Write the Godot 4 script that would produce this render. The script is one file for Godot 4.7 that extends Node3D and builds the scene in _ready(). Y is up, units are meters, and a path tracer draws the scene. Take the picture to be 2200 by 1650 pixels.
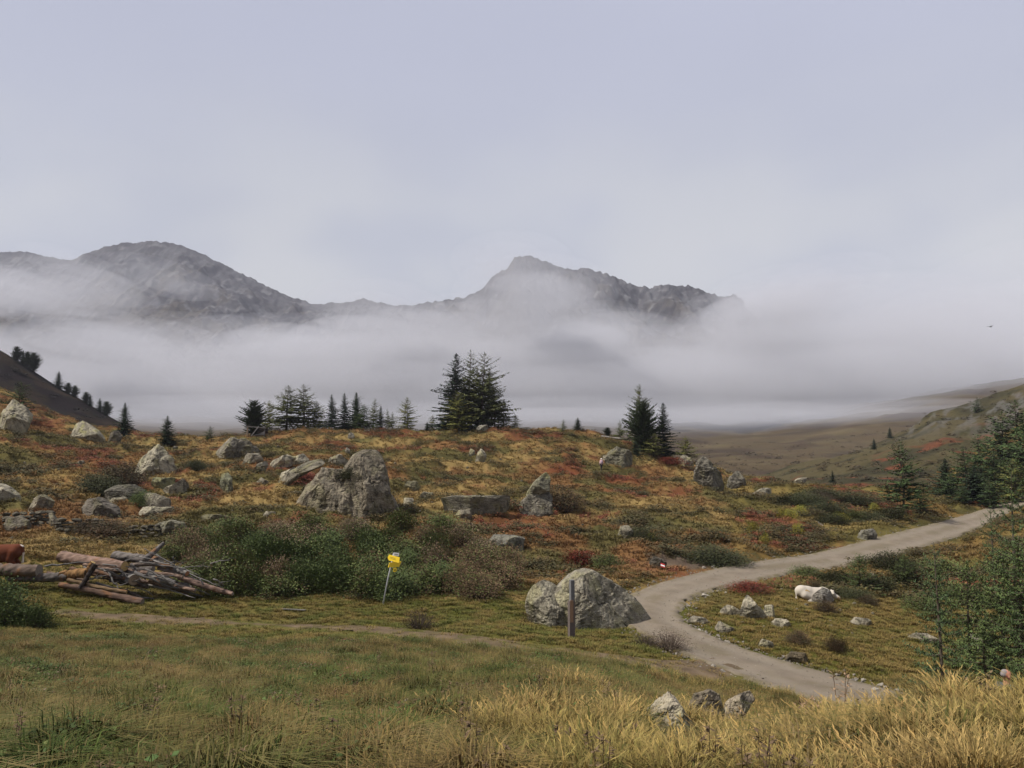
extends Node3D
# A mountain meadow with boulders, a gravel road and low cloud. Photo pixels (2200 x 1650) give directions; distances come from the ground that things stand on.
const F := 1655.0
const HORIZON := 960.0
const TREE_CREST := 136.0
var eye := Vector3(0, 10, 0)
var pitch := atan((HORIZON - 825.0) / F)
var rng := RandomNumberGenerator.new()
var taken := {}
var mats := {}

# ---------------------------------------------------------------- picture to place
func toward(u: float, v: float) -> Vector3:
	return Basis(Vector3.RIGHT, pitch) * Vector3((u - 1100.0) / F, -(v - 825.0) / F, -1.0)
func at(u: float, v: float, d: float) -> Vector3:
	var r := toward(u, v)
	return eye + r * (d / -r.z)
func hit(u: float, v: float, from := 5.0) -> float:      # how far the ground is in the direction of a pixel
	var d := from
	while d < 230.0:
		var p := at(u, v, d)
		if p.y <= ground(p.x, p.z):
			return d
		d *= 1.006
	return 135.0
func on_ground(u: float, d: float) -> Vector3:
	var x := (u - 1100.0) / F * d
	return Vector3(x, ground(x, -d), -d)
func spot(u: float, v: float, from := 5.0) -> Vector3:
	var d := hit(u, v, from)
	return on_ground(u, d)

# ---------------------------------------------------------------- naming
func numbered(called: String) -> String:
	taken[called] = taken.get(called, -1) + 1
	return called if taken[called] == 0 else "%s_%03d" % [called, taken[called]]
func tag(o: Node3D, label: String, category: String, group := "") -> Node3D:
	o.set_meta("label", label)
	o.set_meta("category", category)
	if group:
		o.set_meta("group", group)
	return o
func thing(called: String, label: String, category: String, where: Vector3, turn := 0.0, group := "") -> Node3D:
	var o := Node3D.new()
	o.name = numbered(called)
	add_child(o)
	o.position = where
	o.rotation.y = turn
	return tag(o, label, category, group)
func piece(called: String, m: Mesh, mat: Material, parent: Node3D = null) -> MeshInstance3D:
	var o := MeshInstance3D.new()
	o.mesh = m
	o.material_override = mat
	o.name = numbered(called) if parent == null else called
	if parent == null:
		add_child(o)
	else:
		parent.add_child(o, true)
	return o
func structure(called: String, m: Mesh, mat: Material) -> MeshInstance3D:
	var o := piece(called, m, mat)
	o.set_meta("kind", "structure")
	return o
func scatter(called: String, m: Mesh, mat: Material, places: Array, tints: PackedColorArray, label := "", category := "") -> void:
	var mm := MultiMesh.new()
	mm.transform_format = MultiMesh.TRANSFORM_3D
	mm.use_colors = true
	mm.mesh = m
	mm.instance_count = places.size()
	for i in places.size():
		mm.set_instance_transform(i, places[i])
		mm.set_instance_color(i, tints[i])
	var o := MultiMeshInstance3D.new()
	o.multimesh = mm
	o.material_override = mat
	o.name = numbered(called)
	add_child(o)
	o.set_meta("kind", "stuff")
	if label:
		tag(o, label, category)

# ---------------------------------------------------------------- meshes
class Shape:
	var v := PackedVector3Array()
	var c := PackedColorArray()
	var i := PackedInt32Array()
	func tri(a: Vector3, b: Vector3, d: Vector3, col: Color) -> void:
		var n := v.size()
		v.append(a); v.append(b); v.append(d)
		c.append(col); c.append(col); c.append(col)
		i.append(n); i.append(n + 1); i.append(n + 2)
	func leaf(a: Vector3, side: Vector3, tip: Vector3, col: Color) -> void:      # a diamond: foot, two sides, tip
		var n := v.size()
		var mid := a.lerp(tip, 0.45)
		v.append(a); v.append(mid - side); v.append(tip); v.append(mid + side)
		for k in 4:
			c.append(col)
		i.append(n); i.append(n + 1); i.append(n + 2)
		i.append(n); i.append(n + 2); i.append(n + 3)
	func blade(a: Vector3, side: Vector3, b: Vector3, tip: Vector3, col: Color) -> void:
		var n := v.size()
		v.append(a - side); v.append(a + side); v.append(b + side * 0.8); v.append(b - side * 0.8); v.append(tip)
		for k in 5:
			c.append(col)
		i.append(n); i.append(n + 2); i.append(n + 1)
		i.append(n); i.append(n + 3); i.append(n + 2)
		i.append(n + 3); i.append(n + 4); i.append(n + 2)
	func tube(path: PackedVector3Array, radii: PackedFloat32Array, sides: int, col: Color, caps := true) -> void:
		var n := v.size()
		var rows := path.size()
		for k in rows:
			var along := (path[mini(k + 1, rows - 1)] - path[maxi(k - 1, 0)]).normalized()
			var x := along.cross(Vector3.UP if absf(along.y) < 0.9 else Vector3.RIGHT).normalized()
			var y := along.cross(x)
			for s in sides:
				var t := TAU * s / sides
				v.append(path[k] + (x * cos(t) + y * sin(t)) * radii[k])
				c.append(col)
		for k in rows - 1:
			for s in sides:
				var p := n + k * sides + s
				var q := n + k * sides + (s + 1) % sides
				i.append(p); i.append(p + sides); i.append(q)
				i.append(q); i.append(p + sides); i.append(q + sides)
		if caps:
			for e in 2:
				var m := v.size()
				v.append(path[0] if e == 0 else path[rows - 1])
				c.append(col)
				for s in sides:
					var p := n + (rows - 1) * sides * e + s
					var q := n + (rows - 1) * sides * e + (s + 1) % sides
					if e == 0:
						i.append(m); i.append(p); i.append(q)
					else:
						i.append(m); i.append(q); i.append(p)
	func sheet(columns: int, rows: int) -> void:      # indices of a grid of vertices already added from 0
		for r in rows - 1:
			for k in columns - 1:
				var p := r * columns + k
				i.append(p); i.append(p + columns); i.append(p + 1)
				i.append(p + 1); i.append(p + columns); i.append(p + columns + 1)
	func box(p: Vector3, x: Vector3, y: Vector3, z: Vector3, col: Color) -> void:      # p: middle; x, y, z: half edges
		for f in [[x, y, z], [-x, z, y], [y, z, x], [-y, x, z], [z, x, y], [-z, y, x]]:
			var o: Vector3 = p + f[0]
			var n := v.size()
			var fy: Vector3 = f[1]
			var fz: Vector3 = f[2]
			v.append(o - fy - fz); v.append(o + fy - fz); v.append(o + fy + fz); v.append(o - fy + fz)
			for k in 4:
				c.append(col)
			i.append(n); i.append(n + 2); i.append(n + 1); i.append(n); i.append(n + 3); i.append(n + 2)
	func facets() -> void:      # give every triangle its own corners, so that edges stay sharp
		var nv := PackedVector3Array()
		var nc := PackedColorArray()
		for k in i:
			nv.append(v[k])
			nc.append(c[k])
		v = nv
		c = nc
		i = PackedInt32Array(range(nv.size()))
	func mesh(flat := false) -> ArrayMesh:
		if flat:
			facets()
		var a := []
		a.resize(Mesh.ARRAY_MAX)
		a[Mesh.ARRAY_VERTEX] = v
		a[Mesh.ARRAY_COLOR] = c
		a[Mesh.ARRAY_INDEX] = i
		if flat:
			var n := PackedVector3Array()
			n.resize(v.size())
			for k in range(0, v.size(), 3):
				var q := (v[k + 2] - v[k]).cross(v[k + 1] - v[k]).normalized()
				n[k] = q
				n[k + 1] = q
				n[k + 2] = q
			a[Mesh.ARRAY_NORMAL] = n
			var am := ArrayMesh.new()
			am.add_surface_from_arrays(Mesh.PRIMITIVE_TRIANGLES, a)
			return am
		var st := SurfaceTool.new()
		st.create_from_arrays(a)
		st.generate_normals()
		return st.commit()

func noise(freq: float, octaves := 4, kind := FastNoiseLite.TYPE_SIMPLEX_SMOOTH, key := 7) -> FastNoiseLite:
	var n := FastNoiseLite.new()
	n.seed = key
	n.noise_type = kind
	n.frequency = freq
	n.fractal_octaves = octaves
	if octaves == 1:
		n.fractal_type = FastNoiseLite.FRACTAL_NONE
	return n
func texture(freq: float, stops: Array, key := 1, kind := FastNoiseLite.TYPE_SIMPLEX_SMOOTH, octaves := 5, size := 512) -> NoiseTexture2D:
	var t := NoiseTexture2D.new()
	t.width = size
	t.height = size
	t.seamless = true
	t.noise = noise(freq, octaves, kind, key)
	var g := Gradient.new()
	var at_ := PackedFloat32Array()
	var cols := PackedColorArray()
	for s in stops:
		at_.append(s[0])
		var k: Color = s[1]
		cols.append(k.linear_to_srgb())
	g.offsets = at_
	g.colors = cols
	t.color_ramp = g
	return t
func grey(x: float) -> Color:
	return Color(x, x, x)
func material(called: String, rough := 0.9, spec := 0.25) -> StandardMaterial3D:
	var m := StandardMaterial3D.new()
	m.resource_name = called
	m.vertex_color_use_as_albedo = true
	m.roughness = rough
	m.metallic_specular = spec
	mats[called] = m
	return m
func plain(called: String, c: Color, rough := 0.8, spec := 0.3) -> StandardMaterial3D:
	var m := material(called, rough, spec)
	m.vertex_color_use_as_albedo = false
	m.albedo_color = c.linear_to_srgb()
	return m
func grained(m: StandardMaterial3D, tex: Texture2D, metres: float, relief: Texture2D = null, cm := 0.0) -> void:
	m.albedo_texture = tex
	m.uv1_triplanar = true
	m.uv1_world_triplanar = true
	m.uv1_scale = Vector3.ONE / metres
	if relief:
		m.heightmap_enabled = true
		m.heightmap_texture = relief
		m.heightmap_scale = cm

# ---------------------------------------------------------------- ground
var lie := PackedFloat32Array()
var bare := PackedFloat32Array()      # 0 on the road, 1 away from it
const GA := 100
const GB := 130
const MA := 260
const MB := 260
const A0 := 1.15
var b0 := log(0.7)
var b1 := log(240.0)
var hum := noise(0.11, 3, FastNoiseLite.TYPE_SIMPLEX_SMOOTH, 21)
var tuft := noise(0.55, 3, FastNoiseLite.TYPE_SIMPLEX_SMOOTH, 5)
var road_line: Array = []      # [Vector2(x, z), half width]
var track_line: Array = []

func survey() -> void:      # measured heights below the eye: column of the picture, then distance and height in metres
	var cols := {
		-300: [[6.5, -2.6], [12, -4.1], [20, -5.7], [28, -6.9], [34, -7.2], [40, -6.6], [46, -5.4], [52, -4.4], [65, -2], [85, 2], [110, 8], [135, 14], [165, 20], [210, 24]],
		0: [[6.5, -2.65], [12, -4.2], [20, -5.9], [28, -7.2], [34, -7.6], [40, -7.3], [46, -6.3], [52, -5.5], [65, -3.6], [85, -1.0], [110, 2.8], [135, 6], [165, 13], [210, 10]],
		300: [[6.5, -2.65], [12, -4.1], [20, -5.9], [28, -7.3], [36, -7.9], [41, -7.8], [48, -6.6], [55, -5.7], [70, -3.9], [85, -3.0], [110, -0.8], [130, 1.5], [140, 2.6], [160, 1.0], [200, -6]],
		600: [[6.5, -2.65], [12, -4.1], [20, -5.9], [28, -7.4], [36, -8.1], [41, -8.1], [50, -7.0], [60, -5.3], [75, -3.6], [95, -1.6], [120, 0.9], [135, 2.7], [150, 2.0], [200, -8]],
		800: [[6.5, -2.65], [12, -4.1], [20, -5.8], [28, -7.4], [36, -8.1], [41, -8.2], [50, -7.2], [60, -5.5], [75, -4.3], [95, -2.3], [120, 1.0], [135, 2.9], [150, 2.2], [200, -8]],
		1050: [[6.5, -2.65], [13, -4.2], [22, -6.2], [29, -7.6], [34, -8.0], [42, -8.2], [50, -7.4], [60, -6.4], [68, -5.7], [85, -4.4], [105, -1.9], [125, 1.7], [138, 3.2], [155, 2.3], [200, -8]],
		1300: [[6.5, -2.65], [13, -4.3], [22, -6.5], [29, -7.9], [34, -8.3], [42, -8.4], [50, -7.9], [60, -7.1], [70, -6.4], [85, -5.2], [105, -3.1], [122, 0.6], [132, 2.0], [145, 1.5], [200, -8]],
		1500: [[6.5, -2.75], [13, -4.85], [22, -7.3], [30, -8.6], [36, -8.5], [44, -8.2], [52, -8.0], [62, -7.4], [75, -6.6], [90, -5.6], [105, -4.2], [118, -2.9], [130, -3.5], [160, -8], [210, -11]],
		1700: [[6.5, -2.75], [9, -3.5], [13, -5.2], [20, -7.5], [30, -9.0], [42, -8.5], [52, -8.3], [60, -8.3], [72, -7.6], [88, -6.3], [100, -5.2], [112, -5.6], [140, -9], [210, -12]],
		1900: [[6.5, -2.62], [9, -3.3], [13, -5.0], [20, -7.8], [30, -9.2], [42, -9.0], [55, -8.8], [66, -8.5], [75, -8.0], [90, -7.0], [110, -6.2], [140, -8], [210, -10]],
		2100: [[6.5, -2.55], [9, -3.2], [13, -4.9], [17, -6.5], [25, -8.6], [35, -9.4], [50, -9.3], [70, -8.7], [90, -8.4], [120, -6], [150, -3], [210, 2]],
		2350: [[6.5, -2.55], [9, -3.2], [13, -4.9], [17, -6.5], [25, -8.6], [35, -9], [50, -8.5], [70, -7.5], [90, -6], [120, -2], [150, 3], [210, 12]],
		2650: [[6.5, -2.55], [9, -3.2], [13, -4.9], [25, -8.4], [50, -7.5], [90, -4], [150, 8], [210, 18]],
	}
	var p := PackedVector2Array()
	var h := PackedFloat64Array()
	for u in cols:
		for e in [[0.7, -1.62], [2.0, -1.7], [4.0, -2.05]] + cols[u]:
			p.append(Vector2((u - 1100.0) / F * 2.2, log(e[0])))
			h.append(e[1])
	var n := p.size()
	var m := n + 3
	var q := []
	for r in m:
		var row := PackedFloat64Array()
		row.resize(m + 1)
		if r < n:
			for c in n:
				var d2 := p[r].distance_squared_to(p[c])
				row[c] = 0.5 * d2 * log(d2) if d2 > 1e-12 else 0.002
			row[n] = 1.0; row[n + 1] = p[r].x; row[n + 2] = p[r].y
			row[m] = h[r]
		else:
			for c in n:
				row[c] = 1.0 if r == n else (p[c].x if r == n + 1 else p[c].y)
		q.append(row)
	for c in m:
		var best := c
		for r in range(c + 1, m):
			if absf(q[r][c]) > absf(q[best][c]):
				best = r
		var keep = q[c]; q[c] = q[best]; q[best] = keep
		var top: PackedFloat64Array = q[c]
		for r in range(c + 1, m):
			var row: PackedFloat64Array = q[r]
			var k := row[c] / top[c]
			if k != 0.0:
				for j in range(c, m + 1):
					row[j] -= k * top[j]
				q[r] = row
	var w := PackedFloat64Array()
	w.resize(m)
	for c in range(m - 1, -1, -1):
		var s: float = q[c][m]
		for j in range(c + 1, m):
			s -= q[c][j] * w[j]
		w[c] = s / q[c][c]
	lie.resize(GA * GB)
	for r in GB:
		for c in GA:
			var g := Vector2(lerpf(-A0, A0, c / (GA - 1.0)) * 2.2, lerpf(b0, b1, r / (GB - 1.0)))
			var s := w[n] + w[n + 1] * g.x + w[n + 2] * g.y
			for j in n:
				var d2 := g.distance_squared_to(p[j])
				if d2 > 1e-9:
					s += w[j] * 0.5 * d2 * log(d2)
			lie[r * GA + c] = s
func look(g: PackedFloat32Array, wide: int, high: int, x: float, d: float) -> float:
	var a := clampf((x / d + A0) / (2.0 * A0), 0.0, 0.9999) * (wide - 1)
	var b := clampf((log(d) - b0) / (b1 - b0), 0.0, 0.9999) * (high - 1)
	var c := int(a)
	var r := int(b)
	a -= c
	b -= r
	var k := r * wide + c
	return lerpf(lerpf(g[k], g[k + 1], a), lerpf(g[k + wide], g[k + wide + 1], a), b)
func ground(x: float, z: float) -> float:
	var d := maxf(-z, 0.7)
	var far := smoothstep(40.0, 62.0, d)
	var m := 1.0
	if bare.size():
		m = look(bare, MA, MB, x, d)
	var h := look(lie, GA, GB, x, d)
	var n1 := hum.get_noise_2d(x, z)
	var n2 := tuft.get_noise_2d(x, z)
	var n3 := absf(hum.get_noise_2d(x * 2.3 + 70.0, z * 2.3))
	var near := smoothstep(30.0, 24.0, d)
	return eye.y + h + m * ((0.12 + 0.85 * far) * n1 + (0.10 + 0.75 * far) * (0.22 - n3) + (0.07 + 0.14 * far + 0.16 * near) * (absf(n2) * 2.0 - 0.4)) - (1.0 - m) * 0.06
func line_of(pts: Array) -> Array:      # [u, distance, half width] to points on the ground plan
	var curve := Curve3D.new()
	var halves := []
	for p in pts:
		halves.append(p[2])
		curve.add_point(Vector3((p[0] - 1100.0) / F * p[1], 0, -p[1]))
	for k in pts.size():
		var t := (curve.get_point_position(mini(k + 1, pts.size() - 1)) - curve.get_point_position(maxi(k - 1, 0))) / 6.0
		curve.set_point_in(k, -t)
		curve.set_point_out(k, t)
	var out := []
	for k in pts.size() - 1:
		for s in 6:
			var p := curve.sample(k, s / 6.0)
			out.append([Vector2(p.x, p.z), lerpf(halves[k], halves[k + 1], s / 6.0)])
	return out
func away(x: float, z: float, line: Array) -> float:      # metres outside the edge of a road; negative on it
	var best := 99.0
	var q := Vector2(x, z)
	for k in line.size() - 1:
		var a: Vector2 = line[k][0]
		var ab: Vector2 = line[k + 1][0] - a
		var t := clampf((q - a).dot(ab) / ab.length_squared(), 0.0, 1.0)
		best = minf(best, q.distance_to(a + ab * t) - line[k][1])
	return best
func lay_roads() -> void:
	road_line = line_of([[2300, 108, 1.8], [2170, 99, 1.8], [2100, 92, 1.9], [2000, 77, 2.1], [1900, 67.5, 2.1], [1800, 60.6, 2.1], [1700, 55.6, 2.0], [1600, 51.3, 1.9], [1500, 47.3, 1.8], [1430, 44.5, 1.75], [1392, 41.5, 1.7], [1400, 38.0, 1.6], [1460, 35.2, 1.6], [1545, 33.0, 1.85], [1660, 31.2, 2.1], [1800, 29.4, 2.1], [1950, 27.5, 2.0], [2150, 25.2, 1.8], [2400, 23.0, 1.8]])
	track_line = line_of([[1580, 31.8, 1.4], [1450, 30.2, 1.5], [1300, 30.0, 1.4], [1150, 30.8, 1.4], [1000, 32.4, 1.3], [850, 34.6, 0.9], [700, 35.6, 0.55], [500, 36.2, 0.55], [300, 36.6, 1.1], [120, 37.2, 0.8]])
	var m := PackedFloat32Array()
	m.resize(MA * MB)
	m.fill(1.0)
	for r in MB:
		var d := exp(lerpf(b0, b1, r / (MB - 1.0)))
		if d < 20.0 or d > 115.0:
			continue
		for c in MA:
			var x := lerpf(-A0, A0, c / (MA - 1.0)) * d
			var o := smoothstep(0.1, 1.5, away(x, -d, road_line))
			if d < 42.0:
				o = minf(o, smoothstep(-0.2, 1.0, away(x, -d, track_line)))
			m[r * MA + c] = o
	bare = m

# what grows where: linear base colours of plants and soil
var big := noise(0.035, 3, FastNoiseLite.TYPE_SIMPLEX_SMOOTH, 31)
var mid := noise(0.13, 3, FastNoiseLite.TYPE_SIMPLEX_SMOOTH, 33)
var fine := noise(0.9, 2, FastNoiseLite.TYPE_SIMPLEX_SMOOTH, 35)
var redn := noise(0.06, 3, FastNoiseLite.TYPE_SIMPLEX_SMOOTH, 37)
const OCHRE := Color(0.265, 0.185, 0.072)
const RUST := Color(0.200, 0.108, 0.046)
const RED := Color(0.150, 0.034, 0.022)
const HEATH := Color(0.062, 0.056, 0.022)
const GREEN := Color(0.085, 0.085, 0.020)
const STRAW := Color(0.30, 0.21, 0.075)
func heath_at(x: float, z: float) -> float:
	var d := -z
	var n := mid.get_noise_2d(x * 0.8, z * 1.25) + 0.18 * tuft.get_noise_2d(x, z)
	var bias := 0.0
	if x > d * 0.30 and d > 40.0:
		bias = 0.14
	if x < -0.2 * d and d < 64.0:
		bias = -0.15
	return smoothstep(0.12, 0.19, n + bias) * smoothstep(42.0, 52.0, d)
func red_at(x: float, z: float) -> float:
	var d := -z
	var bias := 0.12 * smoothstep(112.0, 130.0, d)
	return smoothstep(0.27, 0.42, redn.get_noise_2d(x, z) + 0.15 * fine.get_noise_2d(x * 0.5, z * 0.5) + bias) * smoothstep(44.0, 54.0, d)
func sward(x: float, z: float) -> Color:
	var d := -z
	var n := big.get_noise_2d(x, z)
	var f := fine.get_noise_2d(x, z)
	var c: Color
	if d < 42.0:
		var bench := smoothstep(27.0, 33.0, d)
		var gold := smoothstep(-0.10, 0.30, x / d + 0.25 * n + 0.55 * smoothstep(16.0, 6.0, d) - 0.12)
		c = Color(0.035, 0.034, 0.012).lerp(Color(0.065, 0.048, 0.02), clampf(0.5 + 0.7 * f, 0, 1)).lerp(STRAW, gold * 0.8)
		c = c.lerp(Color(0.095, 0.092, 0.022).lerp(OCHRE, clampf(0.25 + n, 0, 1)), bench)
	else:
		var t := smoothstep(-0.12, 0.22, n + 0.25 * f)
		c = OCHRE.lerp(RUST, t)
		c = c.lerp(Color(0.125, 0.105, 0.040), smoothstep(0.0, 0.3, mid.get_noise_2d(x * 0.6 + 300.0, z * 0.6)))
		if x > d * 0.28:
			c = c.lerp(Color(0.15, 0.12, 0.035), 0.5)
	return c
func soil_at(x: float, z: float) -> float:      # the bare bank beside the road
	return smoothstep(1.1, 0.7, Vector2((x - 11.6) / 2.4, (z + 53.5) / 1.9).length() + 0.35 * tuft.get_noise_2d(x * 2.0, z * 2.0))
func ground_colour(x: float, z: float) -> Color:
	var c := sward(x, z)
	c = c.lerp(HEATH, 0.8 * heath_at(x, z)).lerp(RED, 0.6 * red_at(x, z)).lerp(Color(0.115, 0.085, 0.062), soil_at(x, z))
	return c * (0.82 + 0.25 * fine.get_noise_2d(x * 2.3, z * 2.3))

# ---------------------------------------------------------------- plants
func around(k: float) -> Vector3:
	return Vector3(cos(k), 0, sin(k))
func shade(c: Color, spread := 0.25) -> Color:
	return c * (1.0 + rng.randf_range(-spread, spread))
func tuft_mesh(blades: int, tall: float, wide: float, spread: float, droop: float, key: int, heads := 0) -> ArrayMesh:
	rng.seed = key
	var s := Shape.new()
	for k in blades:
		var dir := around(rng.randf() * TAU)
		var foot := dir * rng.randf() * spread * 0.45 + around(rng.randf() * TAU) * spread * 0.1
		var l := tall * rng.randf_range(0.55, 1.1)
		var lean := rng.randf_range(0.05, 1.0) * spread
		var half := wide * rng.randf_range(0.5, 1.3) * dir.cross(Vector3.UP).rotated(Vector3.UP, rng.randf_range(-0.8, 0.8))
		var bend := foot + dir * lean * 0.45 + Vector3.UP * l * 0.7
		var tip := foot + dir * lean * (1.0 + droop) + Vector3.UP * l * (1.0 - droop * 0.55)
		var col := grey(rng.randf_range(0.72, 1.25)) * Color(1.0, rng.randf_range(0.9, 1.06), rng.randf_range(0.75, 1.1))
		s.blade(foot, half, bend, tip, col)
		if k < heads:
			for j in 5:
				var p := bend.lerp(tip, 0.55 + 0.1 * j)
				s.leaf(p, half * 1.1, p + (tip - bend).normalized() * 0.05 + around(rng.randf() * TAU) * 0.014, col * 1.1)
	return s.mesh()
func herb_mesh(leaves: int, tall: float, wide: float, leaf: float, key: int) -> ArrayMesh:
	rng.seed = key
	var s := Shape.new()
	for k in leaves:
		var dir := around(rng.randf() * TAU)
		var p := dir * sqrt(rng.randf()) * wide + Vector3.UP * rng.randf() * tall
		var out := (around(rng.randf() * TAU) + Vector3.UP * rng.randf_range(-0.2, 0.7)).normalized()
		var l := leaf * rng.randf_range(0.6, 1.3)
		s.leaf(p, out.cross(Vector3.UP).normalized().rotated(out, rng.randf_range(-0.6, 0.6)) * l * 0.34, p + out * l, grey(rng.randf_range(0.7, 1.3)) * Color(rng.randf_range(0.85, 1.2), 1, 1))
	return s.mesh()
func stalk_mesh(key: int) -> ArrayMesh:      # a withered flower stalk
	rng.seed = key
	var s := Shape.new()
	for k in 3:
		var top := Vector3(rng.randf_range(-0.12, 0.12), rng.randf_range(0.45, 0.75), rng.randf_range(-0.12, 0.12))
		var foot := around(rng.randf() * TAU) * 0.05
		s.tube(PackedVector3Array([foot, foot.lerp(top, 0.5) + around(rng.randf() * TAU) * 0.015, top]), PackedFloat32Array([0.005, 0.004, 0.003]), 3, grey(0.8), false)
		for j in 16:
			var p := foot.lerp(top, rng.randf_range(0.55, 1.0))
			var o := (around(rng.randf() * TAU) + Vector3.UP * rng.randf_range(-0.3, 0.8)) * 0.05
			s.leaf(p, o.cross(Vector3.UP).normalized() * 0.012, p + o, grey(rng.randf_range(0.7, 1.4)))
	return s.mesh()
func bush_meshes(wide: float, tall: float, deep: float, leaf: float, clumps: int, per: int, key: int, cols: Array, narrow := 0.4) -> Array:      # [stems, foliage]
	rng.seed = key
	var st := Shape.new()
	var s := Shape.new()
	for k in clumps:
		var a := rng.randf() * TAU
		var e := acos(1.0 - rng.randf())      # from the top
		var r := rng.randf_range(0.55, 1.0)
		var c := Vector3(cos(a) * sin(e) * wide * 0.5, cos(e) * tall * 0.85, sin(a) * sin(e) * deep * 0.5) * r + Vector3.UP * tall * 0.06
		var base := Vector3(c.x * 0.35, -0.15, c.z * 0.35)
		st.tube(PackedVector3Array([base, base.lerp(c, 0.5) + Vector3(0, 0.04, 0), c]), PackedFloat32Array([0.02 * tall, 0.012 * tall, 0.005 * tall]), 4, grey(rng.randf_range(0.8, 1.2)), false)
		var col: Color = cols[rng.randi() % cols.size()]
		var rad := (wide + tall) * rng.randf_range(0.09, 0.16)
		for j in per:
			var off := Vector3(rng.randfn(), rng.randfn() * 0.8, rng.randfn()) * rad * 0.55
			var p := c + off
			if p.y < 0.02:
				p.y = rng.randf() * 0.1
			var out := (off.normalized() + Vector3(rng.randf_range(-0.7, 0.7), rng.randf_range(-0.3, 0.7), rng.randf_range(-0.7, 0.7))).normalized()
			var l := leaf * rng.randf_range(0.6, 1.3)
			s.leaf(p, out.cross(Vector3(rng.randf(), rng.randf(), rng.randf()).normalized()).normalized() * l * narrow, p + out * l, col * rng.randf_range(0.65, 1.35))
	return [st.mesh(), s.mesh()]

func conifer(kind: String, tall: float, wide: float, key: int, detail := 1.0, col := Color(0.03, 0.045, 0.02)) -> Array:      # [wood, needles]
	rng.seed = key
	var w := Shape.new()
	var s := Shape.new()
	var path := PackedVector3Array()
	var radii := PackedFloat32Array()
	var sway := around(rng.randf() * TAU) * tall * 0.012
	for k in 9:
		var t := k / 8.0
		path.append(Vector3(0, tall * t - 0.25 * (1.0 - t), 0) + sway * sin(t * 5.0) + around(key + k) * tall * 0.003)
		radii.append(maxf(tall * 0.013 * pow(1.0 - t, 0.85), 0.004))
	w.tube(path, radii, 7, grey(1))
	var larch := kind == "larch"
	var pine := kind == "pine"
	var step := tall * (0.034 if larch else 0.026) / sqrt(detail)
	var y := tall * (0.10 if larch else 0.04)
	var lob := noise(1.0, 2, FastNoiseLite.TYPE_SIMPLEX_SMOOTH, key)
	while y < tall * 0.985:
		var t := y / tall
		var many := 7 if larch else (9 if not pine else 9)
		var reach := wide * pow(1.0 - t, 0.78)
		if pine:
			reach = wide * pow(maxf(0.0, 1.0 - pow(t, 2.0)), 0.65) * (0.55 + 0.45 * smoothstep(0.0, 0.35, t))
		elif larch:
			reach = wide * pow(1.0 - t, 0.7) * (0.6 + 0.4 * smoothstep(0.08, 0.3, t))
		var turn := rng.randf() * TAU
		for k in many:
			if larch and rng.randf() < 0.18:
				continue
			var dir := around(turn + TAU * k / many + rng.randf_range(-0.35, 0.35))
			if rng.randf() < 0.1:
				continue
			var l := maxf(reach * rng.randf_range(0.5, 1.15) * (1.0 + 0.55 * lob.get_noise_3d(dir.x * 1.2, y / tall * 7.0, dir.z * 1.2)), tall * 0.012)
			var lift := lerpf(-0.22, 0.75, pow(t, 1.4)) + rng.randf_range(-0.12, 0.12)
			if larch:
				lift = lerpf(-0.12, 0.85, pow(t, 2.0)) + rng.randf_range(-0.15, 0.15)
			elif pine:
				lift = lerpf(0.0, 0.8, t) + rng.randf_range(-0.1, 0.15)
			var root := Vector3(0, y + rng.randf_range(-0.4, 0.4) * step, 0) + sway * sin(t * 5.0)
			var curl := 0.25 if larch else (0.35 if pine else 0.12)
			var side := dir.cross(Vector3.UP).normalized()
			var tone := col * rng.randf_range(0.75, 1.25)
			if l > tall * 0.03:
				w.tube(PackedVector3Array([root, root + dir * l * 0.5 + Vector3.UP * (lift - curl * 0.3) * l * 0.5, root + dir * l + Vector3.UP * (lift + curl * 0.4) * l]), PackedFloat32Array([l * 0.016 + 0.004, l * 0.010 + 0.003, 0.003]), 3, grey(1), false)
			var sprays := int(clampf(l / (tall * 0.013) * detail, 4, 22 * detail))
			for j in sprays:
				var q := (j + rng.randf()) / sprays
				if larch and q < 0.12:
					continue
				var rise := lift * q + curl * (0.7 * q * q - 0.3 * q)
				var p := root + dir * l * q + Vector3.UP * rise * l
				var twig := (0.15 * l + tall * 0.012) * (1.15 - 0.6 * q) * rng.randf_range(0.7, 1.2) / pow(detail, 0.35)
				for e in ([-1, 1] if not pine else [-1, 0, 1]):
					var out: Vector3 = dir * rng.randf_range(0.45, 0.9) + side * e * rng.randf_range(0.5, 1.0) + Vector3.UP * rng.randf_range(-0.5, 0.05)
					if larch:
						out = dir * rng.randf_range(0.1, 0.8) + side * e * rng.randf_range(0.4, 1.0) + Vector3.UP * rng.randf_range(-0.75, 0.15)
					elif pine:
						out = dir * rng.randf_range(0.3, 0.8) + side * e * rng.randf_range(0.3, 0.8) + Vector3.UP * rng.randf_range(0.0, 0.8)
					out = out.normalized()
					var thick := twig * (0.24 if larch else 0.32)
					s.leaf(p, out.cross(Vector3.UP).normalized().rotated(out, rng.randf_range(-1.2, 1.2)) * thick, p + out * twig, tone * rng.randf_range(0.7, 1.3))
			if not larch or rng.randf() < 0.8:
				var tip := root + dir * l + Vector3.UP * (lift + curl * 0.4) * l
				s.leaf(tip - dir * l * 0.12, side * l * 0.04, tip + dir * l * 0.06, tone)
		y += step * rng.randf_range(0.8, 1.2)
	var top := path[8]
	for k in 3:
		s.leaf(top - Vector3.UP * tall * 0.03, around(k * 1.05) * tall * 0.006, top + Vector3.UP * tall * 0.015, col)
	return [w.mesh(), s.mesh()]
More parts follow.
